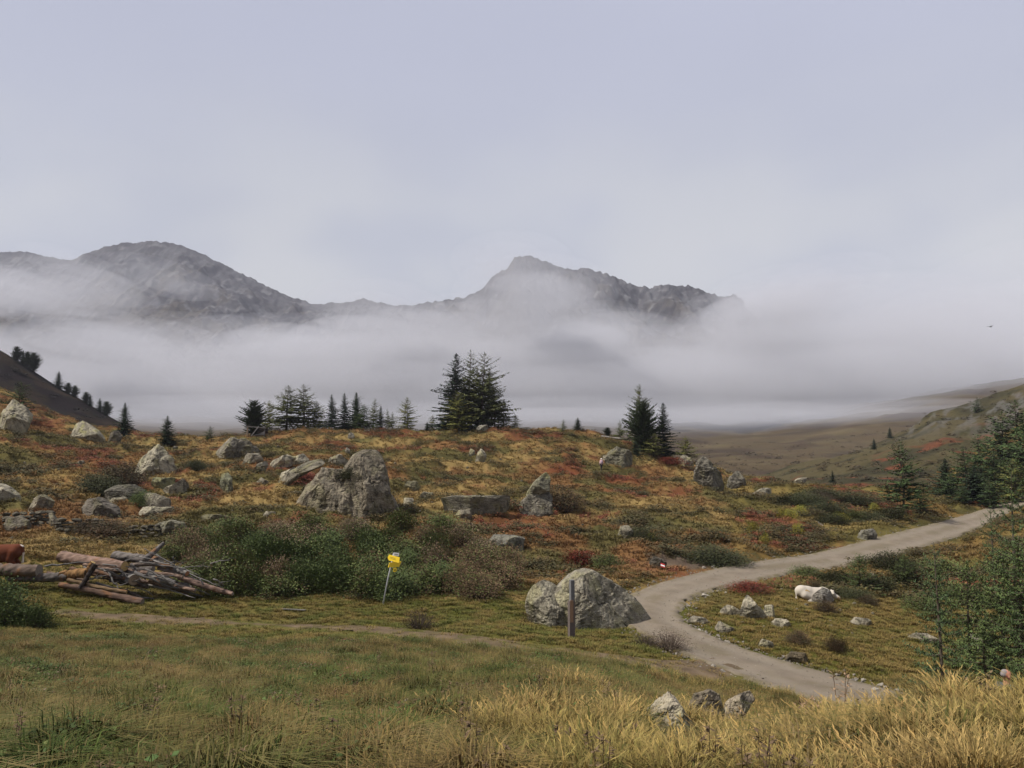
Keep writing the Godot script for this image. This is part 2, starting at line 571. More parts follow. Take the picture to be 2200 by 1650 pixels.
func brushy_larch(tall: float, wide: float, key: int, col: Color) -> Array:      # a young larch close by: each branch a bottle-brush of short needle tufts
	rng.seed = key
	var w := Shape.new()
	var s := Shape.new()
	var path := PackedVector3Array()
	var radii := PackedFloat32Array()
	for k in 9:
		var t := k / 8.0
		path.append(Vector3(sin(t * 4.0 + key) * tall * 0.008, tall * t - 0.2 * (1.0 - t), cos(t * 3.0) * tall * 0.006))
		radii.append(maxf(tall * 0.013 * pow(1.0 - t, 0.8), 0.004))
	w.tube(path, radii, 8, grey(1))
	var y := tall * 0.06
	while y < tall * 0.97:
		var t := y / tall
		var many := 3 + rng.randi() % 3
		var turn := rng.randf() * TAU
		for k in many:
			var dir := around(turn + TAU * k / many + rng.randf_range(-0.4, 0.4))
			var l := maxf(wide * pow(1.0 - t, 0.75) * rng.randf_range(0.55, 1.1), 0.08)
			var lift := lerpf(-0.12, 0.9, t * t) + rng.randf_range(-0.2, 0.15)
			var pts := PackedVector3Array()
			var rad := PackedFloat32Array()
			for j in 6:
				var q := j / 5.0
				pts.append(Vector3(0, y, 0) + dir * l * q + Vector3.UP * (lift * q - 0.12 * sin(q * PI) + 0.18 * q * q) * l + dir.cross(Vector3.UP) * sin(q * 3.0 + k) * l * 0.04)
				rad.append(lerpf(0.012 * l + 0.004, 0.002, q))
			w.tube(pts, rad, 4, grey(1), false)
			var tone := col * rng.randf_range(0.8, 1.2)
			needle_line(s, pts, l, tone, 0.085)
			for j in int(l / 0.16):
				var q := rng.randf_range(0.2, 0.85)
				var a := pts[int(q * 5.0)].lerp(pts[mini(int(q * 5.0) + 1, 5)], fmod(q * 5.0, 1.0))
				var side := (dir * 0.7 + dir.cross(Vector3.UP) * (1.0 if j % 2 else -1.0) * rng.randf_range(0.5, 1.0) + Vector3.UP * rng.randf_range(-0.5, 0.15)).normalized()
				var m := l * rng.randf_range(0.15, 0.35) * (1.1 - q)  + 0.05
				var sub := PackedVector3Array([a, a + side * m * 0.5, a + side * m + Vector3.UP * m * 0.12])
				w.tube(sub, PackedFloat32Array([0.004, 0.003, 0.002]), 3, grey(1), false)
				needle_line(s, sub, m, tone * rng.randf_range(0.85, 1.15), 0.08)
		y += tall * rng.randf_range(0.04, 0.07)
	needle_line(s, PackedVector3Array([path[7], path[8]]), tall / 8.0, col, 0.06)
	return [w.mesh(), s.mesh()]
func needle_line(s: Shape, pts: PackedVector3Array, l: float, tone: Color, n: float) -> void:
	var count := int(l / 0.013) + 2
	for j in count:
		var q := (j + rng.randf()) / count * (pts.size() - 1)
		var a := pts[int(q)].lerp(pts[mini(int(q) + 1, pts.size() - 1)], fmod(q, 1.0))
		var out := Vector3(rng.randfn(), rng.randfn() + 0.25, rng.randfn()).normalized()
		s.leaf(a, out.cross(Vector3.UP).normalized() * n * 0.16, a + out * n * rng.randf_range(0.7, 1.2), tone * rng.randf_range(0.75, 1.3))

# ---------------------------------------------------------------- stone
var stone_noise := noise(1.0, 4, FastNoiseLite.TYPE_SIMPLEX_SMOOTH, 51)
var crack_noise := noise(1.0, 1, FastNoiseLite.TYPE_CELLULAR, 53)
func rock_mesh(outline: PackedVector2Array, thick: float, key: int, fineness: int, tint: Color, rough := 1.0, lichen := 0.5) -> ArrayMesh:
	rng.seed = key
	var n := fineness * 2
	var s := Shape.new()
	var size := 0.0
	var reach := PackedFloat32Array()
	for k in n:
		var d := Vector2.from_angle(TAU * k / n)
		var best := 0.0
		for e in outline.size():
			var a := outline[e]
			var b := outline[(e + 1) % outline.size()]
			var den := d.cross(b - a)
			if absf(den) > 1e-9:
				var t := a.cross(b - a) / den
				var q := a.cross(d) / den
				if t > 0 and q >= -1e-4 and q <= 1.0001:
					best = maxf(best, t)
		reach.append(maxf(best, 0.02))
		size = maxf(size, best)
	var pts := PackedVector3Array()
	for r in fineness + 1:
		var f := PI * (r / float(fineness) - 0.5)
		var depth := signf(f) * pow(absf(sin(f)), 0.72)
		var lf := pow(maxf(cos(f), 0.0), 0.72)
		for k in n:
			var d := Vector2.from_angle(TAU * k / n) * reach[k] * lf
			pts.append(Vector3(d.x, d.y, -depth * thick * 0.5))
	for k in 12:
		var nrm := Vector3(rng.randf_range(-0.8, 0.8), rng.randf_range(-0.5, 0.8), rng.randf_range(0.45, 1.0)).normalized()
		if k > 9:
			nrm.z = -nrm.z
		var far := 0.0
		for p in pts:
			far = maxf(far, p.dot(nrm))
		var cut := far * rng.randf_range(0.55, 0.90)
		for j in pts.size():
			var over := pts[j].dot(nrm) - cut
			if over > 0.0:
				pts[j] -= nrm * over * 0.97
	var lo := Vector2(1e9, 1e9)
	var hi := -lo
	for p in outline:
		lo = lo.min(p)
		hi = hi.max(p)
	var l2 := Vector2(1e9, 1e9)
	var h2 := -l2
	for p in pts:
		l2 = l2.min(Vector2(p.x, p.y))
		h2 = h2.max(Vector2(p.x, p.y))
	for j in pts.size():      # back to the measured width and height
		pts[j].x = lo.x + (pts[j].x - l2.x) * (hi.x - lo.x) / (h2.x - l2.x)
		pts[j].y = lo.y + (pts[j].y - l2.y) * (hi.y - lo.y) / (h2.y - l2.y)
	var off := Vector3(key * 7.3, key * 3.1, key * 1.7)
	var lie_ := Vector3(rng.randf_range(-0.3, 0.3), 1.0, 0.2).normalized()
	for j in pts.size():
		var p := pts[j]
		var q := p / size * 1.5 + off
		var layer := stone_noise.get_noise_1d(p.dot(lie_) / size * 5.0 + key) * 0.035
		var e := 0.08 * stone_noise.get_noise_3dv(q * 0.8) - 0.10 * absf(stone_noise.get_noise_3dv(q * 1.9)) + 0.07 * crack_noise.get_noise_3dv(q * 1.7) - 0.07 * pow(1.0 - minf(1.0, absf(stone_noise.get_noise_3dv(q * 1.1 + Vector3(9, 4, 2))) * 7.0), 2.0)
		p += p.normalized() * (e + layer) * size * rough * 0.6
		if p.y < 0.0:
			p.y *= 1.35
		s.v.append(p)
		var g := stone_noise.get_noise_3dv(p * 1.1 + off)
		var l := stone_noise.get_noise_3dv(p * 0.7 - off)
		var c := tint * (0.88 + 0.6 * g)
		c = c.lerp(Color(0.21, 0.205, 0.11) * (tint.g / 0.2), lichen * smoothstep(0.05, 0.35, l))
		c = c.lerp(Color(0.045, 0.043, 0.04), 0.7 * smoothstep(0.12, 0.36, stone_noise.get_noise_3dv(p * Vector3(2.6, 1.1, 2.6) + off * 2.0)))
		s.c.append(c)
	for r in fineness:
		for k in n:
			var p := r * n + k
			var q := r * n + (k + 1) % n
			s.i.append(p); s.i.append(q); s.i.append(p + n)
			s.i.append(q); s.i.append(q + n); s.i.append(p + n)
	return s.mesh(true)
func rock(called: String, label: String, outline: Array, thick: float, tint := Color(0.2, 0.195, 0.18), fineness := 18, lichen := 0.5, d := 0.0, group := "", rough := 1.0) -> MeshInstance3D:
	var low := 0.0
	var c := Vector2.ZERO
	var lo := Vector2(1e9, 1e9)
	var hi := -lo
	for k in range(0, outline.size(), 2):
		var p := Vector2(outline[k], outline[k + 1])
		lo = lo.min(p)
		hi = hi.max(p)
	c = (lo + hi) / 2.0
	if d == 0.0:
		d = hit(c.x, hi.y - (hi.y - lo.y) * 0.04, 7.0)
	d += thick * 0.25
	var s := d / F
	var pts := PackedVector2Array()
	for k in range(0, outline.size(), 2):
		pts.append(Vector2(outline[k] - c.x, c.y - outline[k + 1]) * s)
	var o := piece(called, rock_mesh(pts, thick, int(c.x + c.y * 3.0), int(fineness * 1.25), tint, rough, lichen), mats.stone)
	o.position = at(c.x, c.y, d)
	tag(o, label, "rock", group)
	return o

# ---------------------------------------------------------------- wood
func log_thing(called: String, label: String, a: Vector3, b: Vector3, ra: float, rb: float, bark: Color, ends: Color, key: int, bend := 0.02, group := "") -> Node3D:
	rng.seed = key
	var t := thing(called, label, "log", a, 0.0, group)
	var s := Shape.new()
	var path := PackedVector3Array()
	var radii := PackedFloat32Array()
	var l := a.distance_to(b)
	var side := (b - a).cross(Vector3.UP).normalized()
	for k in 25:
		var q := k / 24.0
		path.append((b - a) * q + (side * sin(q * 3.1 + key) + Vector3.UP * sin(q * 2.3 + key * 2.0) * 0.6) * bend * l * sin(q * PI))
		radii.append(lerpf(ra, rb, q) * rng.randf_range(0.93, 1.07))
	s.tube(path, radii, 18, bark, false)
	for k in s.v.size():
		s.c[k] = bark * (0.95 + 0.9 * stone_noise.get_noise_3dv(s.v[k] * 5.0 + a) + 0.5 * stone_noise.get_noise_3dv(s.v[k] * 14.0 + a))
		s.c[k] = s.c[k].lerp(Color(0.26, 0.125, 0.055), 0.7 * smoothstep(0.3, 0.45, stone_noise.get_noise_3dv(s.v[k] * 1.3 - a)))
		s.v[k] += (s.v[k] - path[k / 18]) * (stone_noise.get_noise_3dv(s.v[k] * 6.0) * 0.3 + stone_noise.get_noise_3dv(s.v[k] * 17.0) * 0.16)
	piece("bark", s.mesh(), mats.bark, t)
	for e in 2:
		var disc := Shape.new()
		var m := path[0] if e == 0 else path[24]
		var n := (path[0] - path[1]).normalized() if e == 0 else (path[24] - path[23]).normalized()
		var x := n.cross(Vector3.UP).normalized()
		var y := n.cross(x)
		var r := radii[0] if e == 0 else radii[24]
		for ring in 5:      # year rings: each a hair proud of the next
			var ro := r * (1.0 - ring * 0.2) * (0.99)
			var tone := ends * (1.0 if ring % 2 else 0.82)
			for k in 14:
				var p0 := m + n * (0.004 + 0.002 * ring)
				disc.tri(p0, p0 + (x * cos(TAU * k / 14.0) + y * sin(TAU * k / 14.0)) * ro, p0 + (x * cos(TAU * (k + 1) / 14.0) + y * sin(TAU * (k + 1) / 14.0)) * ro, tone)
		piece("cut_end", disc.mesh(), mats.wood, t)
	return t
func branch(label: String, pts: Array, r0: float, r1: float, col: Color, key: int, twigs := 2, group := "") -> MeshInstance3D:
	rng.seed = key
	var s := Shape.new()
	var path := PackedVector3Array()
	var radii := PackedFloat32Array()
	var o: Vector3 = pts[0]
	var curve := Curve3D.new()
	for p in pts:
		curve.add_point(p - o)
	for k in 9:
		var q := k / 8.0
		path.append(curve.sample_baked(q * curve.get_baked_length()) + Vector3(rng.randfn(), rng.randfn(), rng.randfn()) * r0 * 0.5)
		radii.append(lerpf(r0, r1, q) * rng.randf_range(0.85, 1.15))
	s.tube(path, radii, 7, col)
	for k in twigs:
		var j := 2 + rng.randi() % 5
		var dir := ((path[j + 1] - path[j]).normalized() + Vector3(rng.randf_range(-1, 1), rng.randf_range(-0.1, 1), rng.randf_range(-1, 1)) * 0.8).normalized()
		var l := rng.randf_range(0.25, 0.7)
		s.tube(PackedVector3Array([path[j], path[j] + dir * l * 0.5, path[j] + dir * l + Vector3(0, rng.randf_range(-0.1, 0.1), 0)]), PackedFloat32Array([radii[j] * 0.5, radii[j] * 0.35, 0.004]), 4, col * 0.9)
	for k in s.v.size():
		s.c[k] = s.c[k] * (1.0 + 0.9 * stone_noise.get_noise_3dv(s.v[k] * 4.0 + o))
	var m := piece("branch", s.mesh(), mats.bark)
	m.position = o
	tag(m, label, "branch", group)
	return m

# ---------------------------------------------------------------- people and animals: one smooth skin over tapered bones
func body(bones: Array, cell: float, k: float) -> ArrayMesh:      # bone: from, to, radius there, radius here, colour
	var lo := Vector3.ONE * 1e9
	var hi := -lo
	for b in bones:
		var r := maxf(b[2], b[3]) + cell * 2.5
		lo = lo.min((b[0] as Vector3).min(b[1]) - Vector3.ONE * r)
		hi = hi.max((b[0] as Vector3).max(b[1]) + Vector3.ONE * r)
	var nx := int((hi.x - lo.x) / cell) + 2
	var ny := int((hi.y - lo.y) / cell) + 2
	var nz := int((hi.z - lo.z) / cell) + 2
	var f := PackedFloat32Array()
	f.resize(nx * ny * nz)
	f.fill(9.0)
	var near := PackedFloat32Array()
	near.resize(f.size())
	near.fill(9.0)
	var who := PackedByteArray()
	who.resize(f.size())
	for bi in bones.size():
		var b: Array = bones[bi]
		var p0: Vector3 = b[0]
		var p1: Vector3 = b[1]
		var r0: float = b[2]
		var r1: float = b[3]
		var pad := Vector3.ONE * (maxf(r0, r1) + k + cell * 2.0)
		var l0 := ((p0.min(p1) - pad - lo) / cell).floor().max(Vector3.ZERO)
		var l1 := ((p0.max(p1) + pad - lo) / cell).ceil().min(Vector3(nx - 1, ny - 1, nz - 1))
		var ab := p1 - p0
		var den := maxf(ab.length_squared(), 1e-9)
		for z in range(int(l0.z), int(l1.z) + 1):
			for y in range(int(l0.y), int(l1.y) + 1):
				for x in range(int(l0.x), int(l1.x) + 1):
					var p := lo + Vector3(x, y, z) * cell
					var t := clampf((p - p0).dot(ab) / den, 0.0, 1.0)
					var d := p.distance_to(p0 + ab * t) - lerpf(r0, r1, t)
					var n := (z * ny + y) * nx + x
					if d < near[n]:
						near[n] = d
						who[n] = bi
					var g := f[n]
					var h := maxf(k - absf(g - d), 0.0) / k
					f[n] = minf(g, d) - h * h * k * 0.25
	var s := Shape.new()
	var id := {}
	var strides := [1, nx, nx * ny]
	var corner := [0, 1, nx, nx + 1, nx * ny, nx * ny + 1, nx * ny + nx, nx * ny + nx + 1]
	for z in nz - 1:
		for y in ny - 1:
			for x in nx - 1:
				var n := (z * ny + y) * nx + x
				var inside := 0
				for q in 8:
					if f[n + corner[q]] < 0.0:
						inside += 1
				if inside == 0 or inside == 8:
					continue
				var sum := Vector3.ZERO
				var cuts := 0
				for q in 8:
					for ax in 3:
						if q & (1 << ax):
							continue
						var fa := f[n + corner[q]]
						var fb := f[n + corner[q | (1 << ax)]]
						if (fa < 0.0) != (fb < 0.0):
							var pa := Vector3(q & 1, (q >> 1) & 1, (q >> 2) & 1)
							pa[ax] += fa / (fa - fb)
							sum += pa
							cuts += 1
				id[n] = s.v.size()
				s.v.append(lo + (Vector3(x, y, z) + sum / cuts) * cell)
				s.c.append(bones[who[n]][4])
	for z in range(1, nz - 1):
		for y in range(1, ny - 1):
			for x in range(1, nx - 1):
				var n := (z * ny + y) * nx + x
				for ax in 3:
					var a := f[n] < 0.0
					if a == (f[n + strides[ax]] < 0.0):
						continue
					var e: int = strides[(ax + 1) % 3]
					var g: int = strides[(ax + 2) % 3]
					if not (id.has(n) and id.has(n - e) and id.has(n - g) and id.has(n - e - g)):
						continue
					var q := [id[n], id[n - e], id[n - e - g], id[n - g]]
					if a:
						q.reverse()
					for j in [0, 1, 2, 0, 2, 3]:
						s.i.append(q[j])
	return s.mesh()

# ---------------------------------------------------------------- far land
var ridge_noise := noise(0.0042, 5, FastNoiseLite.TYPE_SIMPLEX_SMOOTH, 71)
var spur_noise := noise(0.003, 4, FastNoiseLite.TYPE_SIMPLEX_SMOOTH, 73)
var far_points := {}
func profile(pts: Array, u: float) -> float:
	for k in range(0, pts.size() - 2, 2):
		if u <= pts[k + 2]:
			return lerpf(pts[k + 1], pts[k + 3], clampf((u - pts[k]) / (pts[k + 2] - pts[k]), 0, 1))
	return pts[pts.size() - 1]
func slope(called: String, crest: Array, d0: float, run: float, foot: float, columns: int, rows: int, rough: float, paint: Callable, mat: Material, bend := 0.85) -> MeshInstance3D:
	var s := Shape.new()
	var u0: float = crest[0]
	var u1: float = crest[crest.size() - 2]
	var back := rows / 8
	for r in rows:
		var t := float(r - back) / (rows - 1 - back)
		for c in columns:
			var u := lerpf(u0, u1, c / (columns - 1.0))
			var top := at(u, profile(crest, u), d0)
			var z := -d0 + run * t
			var x := top.x * lerpf(1.0, -z / d0, 0.92)
			var q := Vector3(x, 0, z)
			var y := top.y
			if t >= 0.0:
				y = lerpf(top.y, foot, pow(t, bend))
			else:
				y = top.y + t * run * 0.5
			var e := smoothstep(0.0, 0.12, absf(t))
			var n := 1.0 - 2.0 * absf(spur_noise.get_noise_2d(x * 1.4, z * 0.55))
			y += rough * (e * (n - 0.5) * 1.1 * (1.0 - 0.5 * maxf(t, 0.0)) + 0.35 * (0.25 + e) * ridge_noise.get_noise_3d(x * 3.0, y * 2.0, z * 3.0) + 0.22 * ridge_noise.get_noise_2d(x * 11.0, z * 7.0))
			s.v.append(Vector3(x, y, z))
			s.c.append(paint.call(x, y, z, t))
	s.sheet(columns, rows)
	far_points[called] = s.v
	return structure(called, s.mesh(), mat)
func sheet_on_ground(line: Array, lift: float, paint: Callable, across: int) -> Shape:
	var s := Shape.new()
	for k in line.size():
		var a: Vector2 = line[k][0]
		var dir: Vector2 = ((line[mini(k + 1, line.size() - 1)][0] as Vector2) - (line[maxi(k - 1, 0)][0] as Vector2)).normalized()
		var n := Vector2(-dir.y, dir.x)
		for j in across:
			var e := -1.0 + 2.0 * j / (across - 1.0)
			var w: float = line[k][1]
			if j == 0 or j == across - 1:
				w += 0.55 * fine.get_noise_2d(a.x * 1.2 + j * 50.0, a.y * 1.2)
			var p := a + n * w * e
			var edge := 1.0 if (j == 0 or j == across - 1) else 0.0
			s.v.append(Vector3(p.x, ground(p.x, p.y) + lift * (1.0 - edge * 1.6) - 0.04 * exp(-pow((absf(e) - 0.5) * 5.0, 2.0)) + 0.012 * fine.get_noise_2d(p.x * 3.0, p.y * 3.0), p.y))
			s.c.append(paint.call(p.x, p.y, e))
	s.sheet(across, line.size())
	return s
func thicken(line: Array) -> Array:      # more points along a road for a finer sheet
	var out := []
	for k in line.size() - 1:
		for j in 3:
			out.append([(line[k][0] as Vector2).lerp(line[k + 1][0], j / 3.0), lerpf(line[k][1], line[k + 1][1], j / 3.0)])
	return out
func mist(u: float, v: float, d: float, wide: float, tall: float, deep: float, density: float) -> void:
	var f := FogVolume.new()
	f.shape = RenderingServer.FOG_VOLUME_SHAPE_ELLIPSOID
	f.size = Vector3(wide, tall, deep)
	f.position = at(u, v, d)
	var key := "mist%.5f" % density
	if not mats.has(key):
		var m := FogMaterial.new()
		m.density = density
		m.albedo = Color(0.97, 0.972, 1.0)
		mats[key] = m
	f.material = mats[key]
	f.name = numbered("mist")
	f.set_meta("kind", "stuff")
	add_child(f)

func _ready() -> void:
	# camera
	var cam := Camera3D.new()
	cam.name = "camera"
	cam.fov = rad_to_deg(2.0 * atan(825.0 / F))
	cam.near = 0.1
	cam.far = 9000.0
	cam.position = eye
	cam.rotation.x = pitch
	add_child(cam)
	# sky, air and exposure
	var we := WorldEnvironment.new()
	var env := Environment.new()
	we.environment = env
	we.name = "surroundings"
	add_child(we)
	env.background_mode = Environment.BG_SKY
	env.tonemap_mode = Environment.TONE_MAPPER_LINEAR
	env.tonemap_exposure = 1.25
	env.sdfgi_enabled = true
	env.ssao_enabled = true
	env.ssil_enabled = true
	env.volumetric_fog_enabled = true
	env.volumetric_fog_density = 0.0
	env.fog_enabled = true
	env.fog_density = 0.0001
	env.fog_light_color = Color(0.93, 0.94, 1.0)
	env.sky = Sky.new()
	env.sky.sky_material = overcast()
	# the sun behind thin cloud, from the left and a little behind the camera
	var sun := DirectionalLight3D.new()
	sun.name = "sun"
	sun.light_energy = 1.6
	sun.light_color = Color(1.0, 0.975, 0.94)
	sun.light_angular_distance = 6.0
	sun.shadow_enabled = true
	sun.look_at_from_position(Vector3(-0.72, 1.0, 0.15), Vector3.ZERO)
	add_child(sun)
	make_materials()
	survey()
	lay_roads()
	land()
	air()
	stones()
	trees()
	bushes()
	timber()
	signs()
	creatures()
	ground_cover()

func overcast() -> PanoramaSkyMaterial:
	var w := 512
	var h := 256
	var im := Image.create(w, h, false, Image.FORMAT_RGBF)
	var n := noise(0.8, 4, FastNoiseLite.TYPE_SIMPLEX_SMOOTH, 91)
	for y in h:
		var up := PI / 2.0 - PI * (y + 0.5) / h
		for x in w:
			var a := TAU * ((x + 0.5) / w - 0.5)
			var p := Vector3(sin(a) * cos(up), sin(up) * 2.0, -cos(a) * cos(up))
			var t := clampf(sin(maxf(up, 0.0)) / 0.5, 0.0, 1.0)
			var c := Color(0.397, 0.403, 0.441).lerp(Color(0.417, 0.441, 0.510), smoothstep(0.1, 0.45, t)).lerp(Color(0.390, 0.411, 0.510), smoothstep(0.45, 1.0, t))
			var k := n.get_noise_3dv(p) + 0.5 * n.get_noise_3dv(p * 2.3)
			c = c * (1.0 + 0.06 * k)
			var puff := n.get_noise_3dv(p * 1.9 + Vector3(4, 1, 7)) + 0.5 * n.get_noise_3dv(p * 4.5 + Vector3(1, 8, 2))
			c = c.lerp(Color(0.505, 0.515, 0.535), 0.8 * smoothstep(-0.25, 0.55, puff + 0.25 - 0.5 * absf(t - 0.42)) * smoothstep(0.95, 0.4, t))
			im.set_pixel(x, y, c)
	var sky := PanoramaSkyMaterial.new()
	sky.panorama = ImageTexture.create_from_image(im)
	return sky

func make_materials() -> void:
	var speck := texture(0.035, [[0.0, grey(0.45)], [0.42, grey(0.85)], [0.62, grey(1.0)], [1.0, grey(1.3).clamp()]], 3)
	var relief := texture(0.02, [[0.0, grey(0)], [1.0, grey(1)]], 4)
	var crags := texture(0.012, [[0.0, grey(0.0)], [0.5, grey(0.6)], [1.0, grey(1)]], 8, FastNoiseLite.TYPE_SIMPLEX_SMOOTH, 6)
	var m := material("stone", 0.92, 0.3)
	grained(m, texture(0.03, [[0.0, Color(0.22, 0.21, 0.19)], [0.3, Color(0.55, 0.52, 0.46)], [0.42, Color(0.85, 0.8, 0.72)], [0.6, Color(1.0, 0.96, 0.86)], [1.0, Color(1.0, 0.98, 0.9)]], 12, FastNoiseLite.TYPE_SIMPLEX_SMOOTH, 6), 1.1, crags, 9.0)
	m.detail_enabled = true
	m.detail_blend_mode = BaseMaterial3D.BLEND_MODE_MUL
	m.detail_uv_layer = BaseMaterial3D.DETAIL_UV_2
	m.uv2_triplanar = true
	m.uv2_world_triplanar = true
	m.uv2_scale = Vector3.ONE / 3.7
	m.detail_albedo = texture(0.018, [[0.0, Color(0.42, 0.40, 0.36)], [0.38, Color(0.85, 0.82, 0.76)], [0.5, Color(1, 1, 0.95)], [0.62, Color(0.96, 0.97, 0.82)], [0.75, Color(1, 1, 1)], [1.0, Color(1, 1, 1)]], 44, FastNoiseLite.TYPE_SIMPLEX_SMOOTH, 6)
	m = material("earth", 1.0, 0.1)
	grained(m, speck, 1.7, relief, 6.0)
	m = material("gravel", 0.95, 0.2)
	grained(m, texture(0.09, [[0.0, grey(0.55)], [0.4, grey(0.9)], [0.7, grey(1)], [1.0, grey(1)]], 6, FastNoiseLite.TYPE_SIMPLEX_SMOOTH, 4), 0.9, texture(0.07, [[0.0, grey(0)], [1.0, grey(1)]], 9, FastNoiseLite.TYPE_CELLULAR, 2), 2.0)
	m = material("mountain", 1.0, 0.1)
	grained(m, texture(0.02, [[0.0, grey(0.5)], [0.4, grey(0.8)], [0.6, grey(1.0)], [1.0, grey(1)]], 14, FastNoiseLite.TYPE_SIMPLEX_SMOOTH, 6), 160.0)
	m = material("hill", 1.0, 0.1)
	grained(m, speck, 22.0)
	m = material("bark", 0.95, 0.2)
	grained(m, texture(0.03, [[0.0, grey(0.45)], [0.5, grey(0.85)], [1.0, grey(1)]], 15), 0.5, relief, 2.0)
	m = material("wood", 0.85, 0.25)
	m = material("leaf", 0.75, 0.3)
	m.backlight_enabled = true
	m.backlight = grey(0.25)
	m = material("grass", 0.8, 0.25)
	m.backlight_enabled = true
	m.backlight = grey(0.3)
	m = material("needles", 0.85, 0.2)
	m.backlight_enabled = true
	m.backlight = grey(0.15)
	m = material("skin", 0.8, 0.3)
	m = material("hide", 0.85, 0.2)
	m = material("pebbles", 0.95, 0.2)
	plain("trunk", Color(0.085, 0.068, 0.052), 0.95, 0.1)
	plain("steel", Color(0.36, 0.36, 0.37), 0.45, 0.5)
	plain("yellow", Color(0.80, 0.56, 0.03), 0.55, 0.4)
	plain("white", Color(0.78, 0.78, 0.78), 0.6, 0.4)
	plain("ink", Color(0.05, 0.045, 0.03), 0.7, 0.3)
	plain("red_paint", Color(0.42, 0.03, 0.03), 0.7, 0.3)

func land() -> void:
	# the ground: one sheet, finer near the camera
	var na := 460
	var nb := 470
	var s := Shape.new()
	for r in nb:
		var d := exp(lerpf(b0, b1, r / (nb - 1.0)))
		for c in na:
			var x := lerpf(-A0, A0, c / (na - 1.0)) * d
			s.v.append(Vector3(x, ground(x, -d), -d))
			s.c.append(ground_colour(x, -d))
	s.sheet(na, nb)
	structure("meadow", s.mesh(), mats.earth)
	# road and track
	var road := sheet_on_ground(thicken(road_line), 0.10, func(x, z, e):
		var c := Color(0.195, 0.160, 0.120) * (1.0 + 0.22 * fine.get_noise_2d(x * 0.8, z * 0.8))
		c = c.lerp(Color(0.155, 0.128, 0.085), 0.75 * smoothstep(0.0, 0.35, mid.get_noise_2d(x * 1.3, z * 1.3) + 0.25 * fine.get_noise_2d(x * 2.0, z * 2.0) + 0.25 - 0.8 * absf(e)))
		return c.lerp(Color(0.225, 0.190, 0.145), 0.7 * exp(-pow((absf(e) - 0.5) * 4.5, 2.0))).lerp(Color(0.13, 0.11, 0.055), 0.8 * smoothstep(0.72, 1.0, absf(e) + 0.3 * fine.get_noise_2d(x * 1.5, z * 1.5))), 15)
	structure("gravel_road", road.mesh(), mats.gravel)
	var track := sheet_on_ground(thicken(track_line), 0.075, func(x, z, e):
		var c := Color(0.135, 0.098, 0.062) * (1.0 + 0.5 * fine.get_noise_2d(x, z))
		return c.lerp(Color(0.095, 0.09, 0.025), smoothstep(0.0, 0.35, mid.get_noise_2d(x * 2.0, z * 2.0) + 0.5 * absf(e) - 0.25)), 9)
	structure("dirt_track", track.mesh(), mats.gravel)
	# valley floor far up the valley, under the cloud
	s = Shape.new()
	for r in 130:
		var d := 210.0 * pow(8.0, r / 129.0)
		for c in 150:
			var a := lerpf(-0.9, 0.75, c / 149.0)
			var x := a * d
			var h := -12.0
			for e in [[210.0, 300.0, -13.0, -8.5], [300.0, 450.0, -8.5, -3.0], [450.0, 700.0, -3.0, 11.0], [700.0, 1100.0, 11.0, 44.0], [1100.0, 1700.0, 44.0, 140.0]]:
				if d >= e[0]:
					h = lerpf(e[2], e[3], clampf((d - e[0]) / (e[1] - e[0]), 0, 1))
			h += 3.0 * ridge_noise.get_noise_2d(x * 2.0, d * 2.0) * (d / 400.0) + 1.2 * hum.get_noise_2d(x * 0.3, d * 0.3)
			h += 60.0 * smoothstep(0.35, 0.9, absf(a + 0.1)) * smoothstep(300.0, 900.0, d)
			s.v.append(Vector3(x, eye.y + h, -d))
			var n := ridge_noise.get_noise_2d(x * 3.0, d * 3.6)
			s.c.append(Color(0.075, 0.058, 0.034).lerp(Color(0.050, 0.036, 0.026), smoothstep(-0.1, 0.4, n)).lerp(Color(0.115, 0.092, 0.05), 0.6 * smoothstep(0.15, 0.5, mid.get_noise_2d(x * 0.16, d * 0.25))))
	s.sheet(150, 130)
	far_points["valley_floor"] = s.v
	structure("valley_floor", s.mesh(), mats.hill)
	# mountains
	var crag := func(x: float, y: float, z: float, t: float) -> Color:
		var n := ridge_noise.get_noise_3d(x * 2.2, y * 3.0, z * 2.2)
		var c := Color(0.042, 0.041, 0.045).lerp(Color(0.078, 0.076, 0.080), smoothstep(-0.3, 0.3, n))
		c = c.lerp(Color(0.062, 0.053, 0.040), 0.8 * smoothstep(0.15, 0.5, t + 0.5 * spur_noise.get_noise_2d(x * 2.0, z * 2.0)))
		return c.lerp(Color(0.14, 0.137, 0.137), 0.8 * smoothstep(0.22, 0.42, ridge_noise.get_noise_3d(x * 5.0, y * 2.0, z * 7.0)))
	slope("mountain_crag", [640, 690, 760, 660, 900, 655, 1000, 637, 1030, 625, 1050, 604, 1070, 585, 1090, 575, 1105, 551, 1130, 549, 1160, 556, 1200, 574, 1230, 577, 1262, 576, 1300, 588, 1340, 603, 1370, 616, 1400, 616, 1440, 612, 1480, 614, 1520, 627, 1550, 639, 1575, 633, 1592, 640, 1604, 662, 1622, 676, 1640, 712, 1668, 740, 1690, 800, 1740, 850], 2000.0, 800.0, 60.0, 460, 200, 36.0, crag, mats.mountain)
	slope("mountain_dome", [-260, 560, -100, 545, 0, 541, 50, 541, 110, 552, 150, 560, 200, 538, 250, 524, 330, 518, 390, 526, 440, 548, 500, 577, 560, 608, 620, 636, 680, 655, 700, 651, 745, 651, 780, 641, 800, 646, 860, 660, 980, 700], 2300.0, 900.0, 70.0, 420, 190, 28.0, crag, mats.mountain)
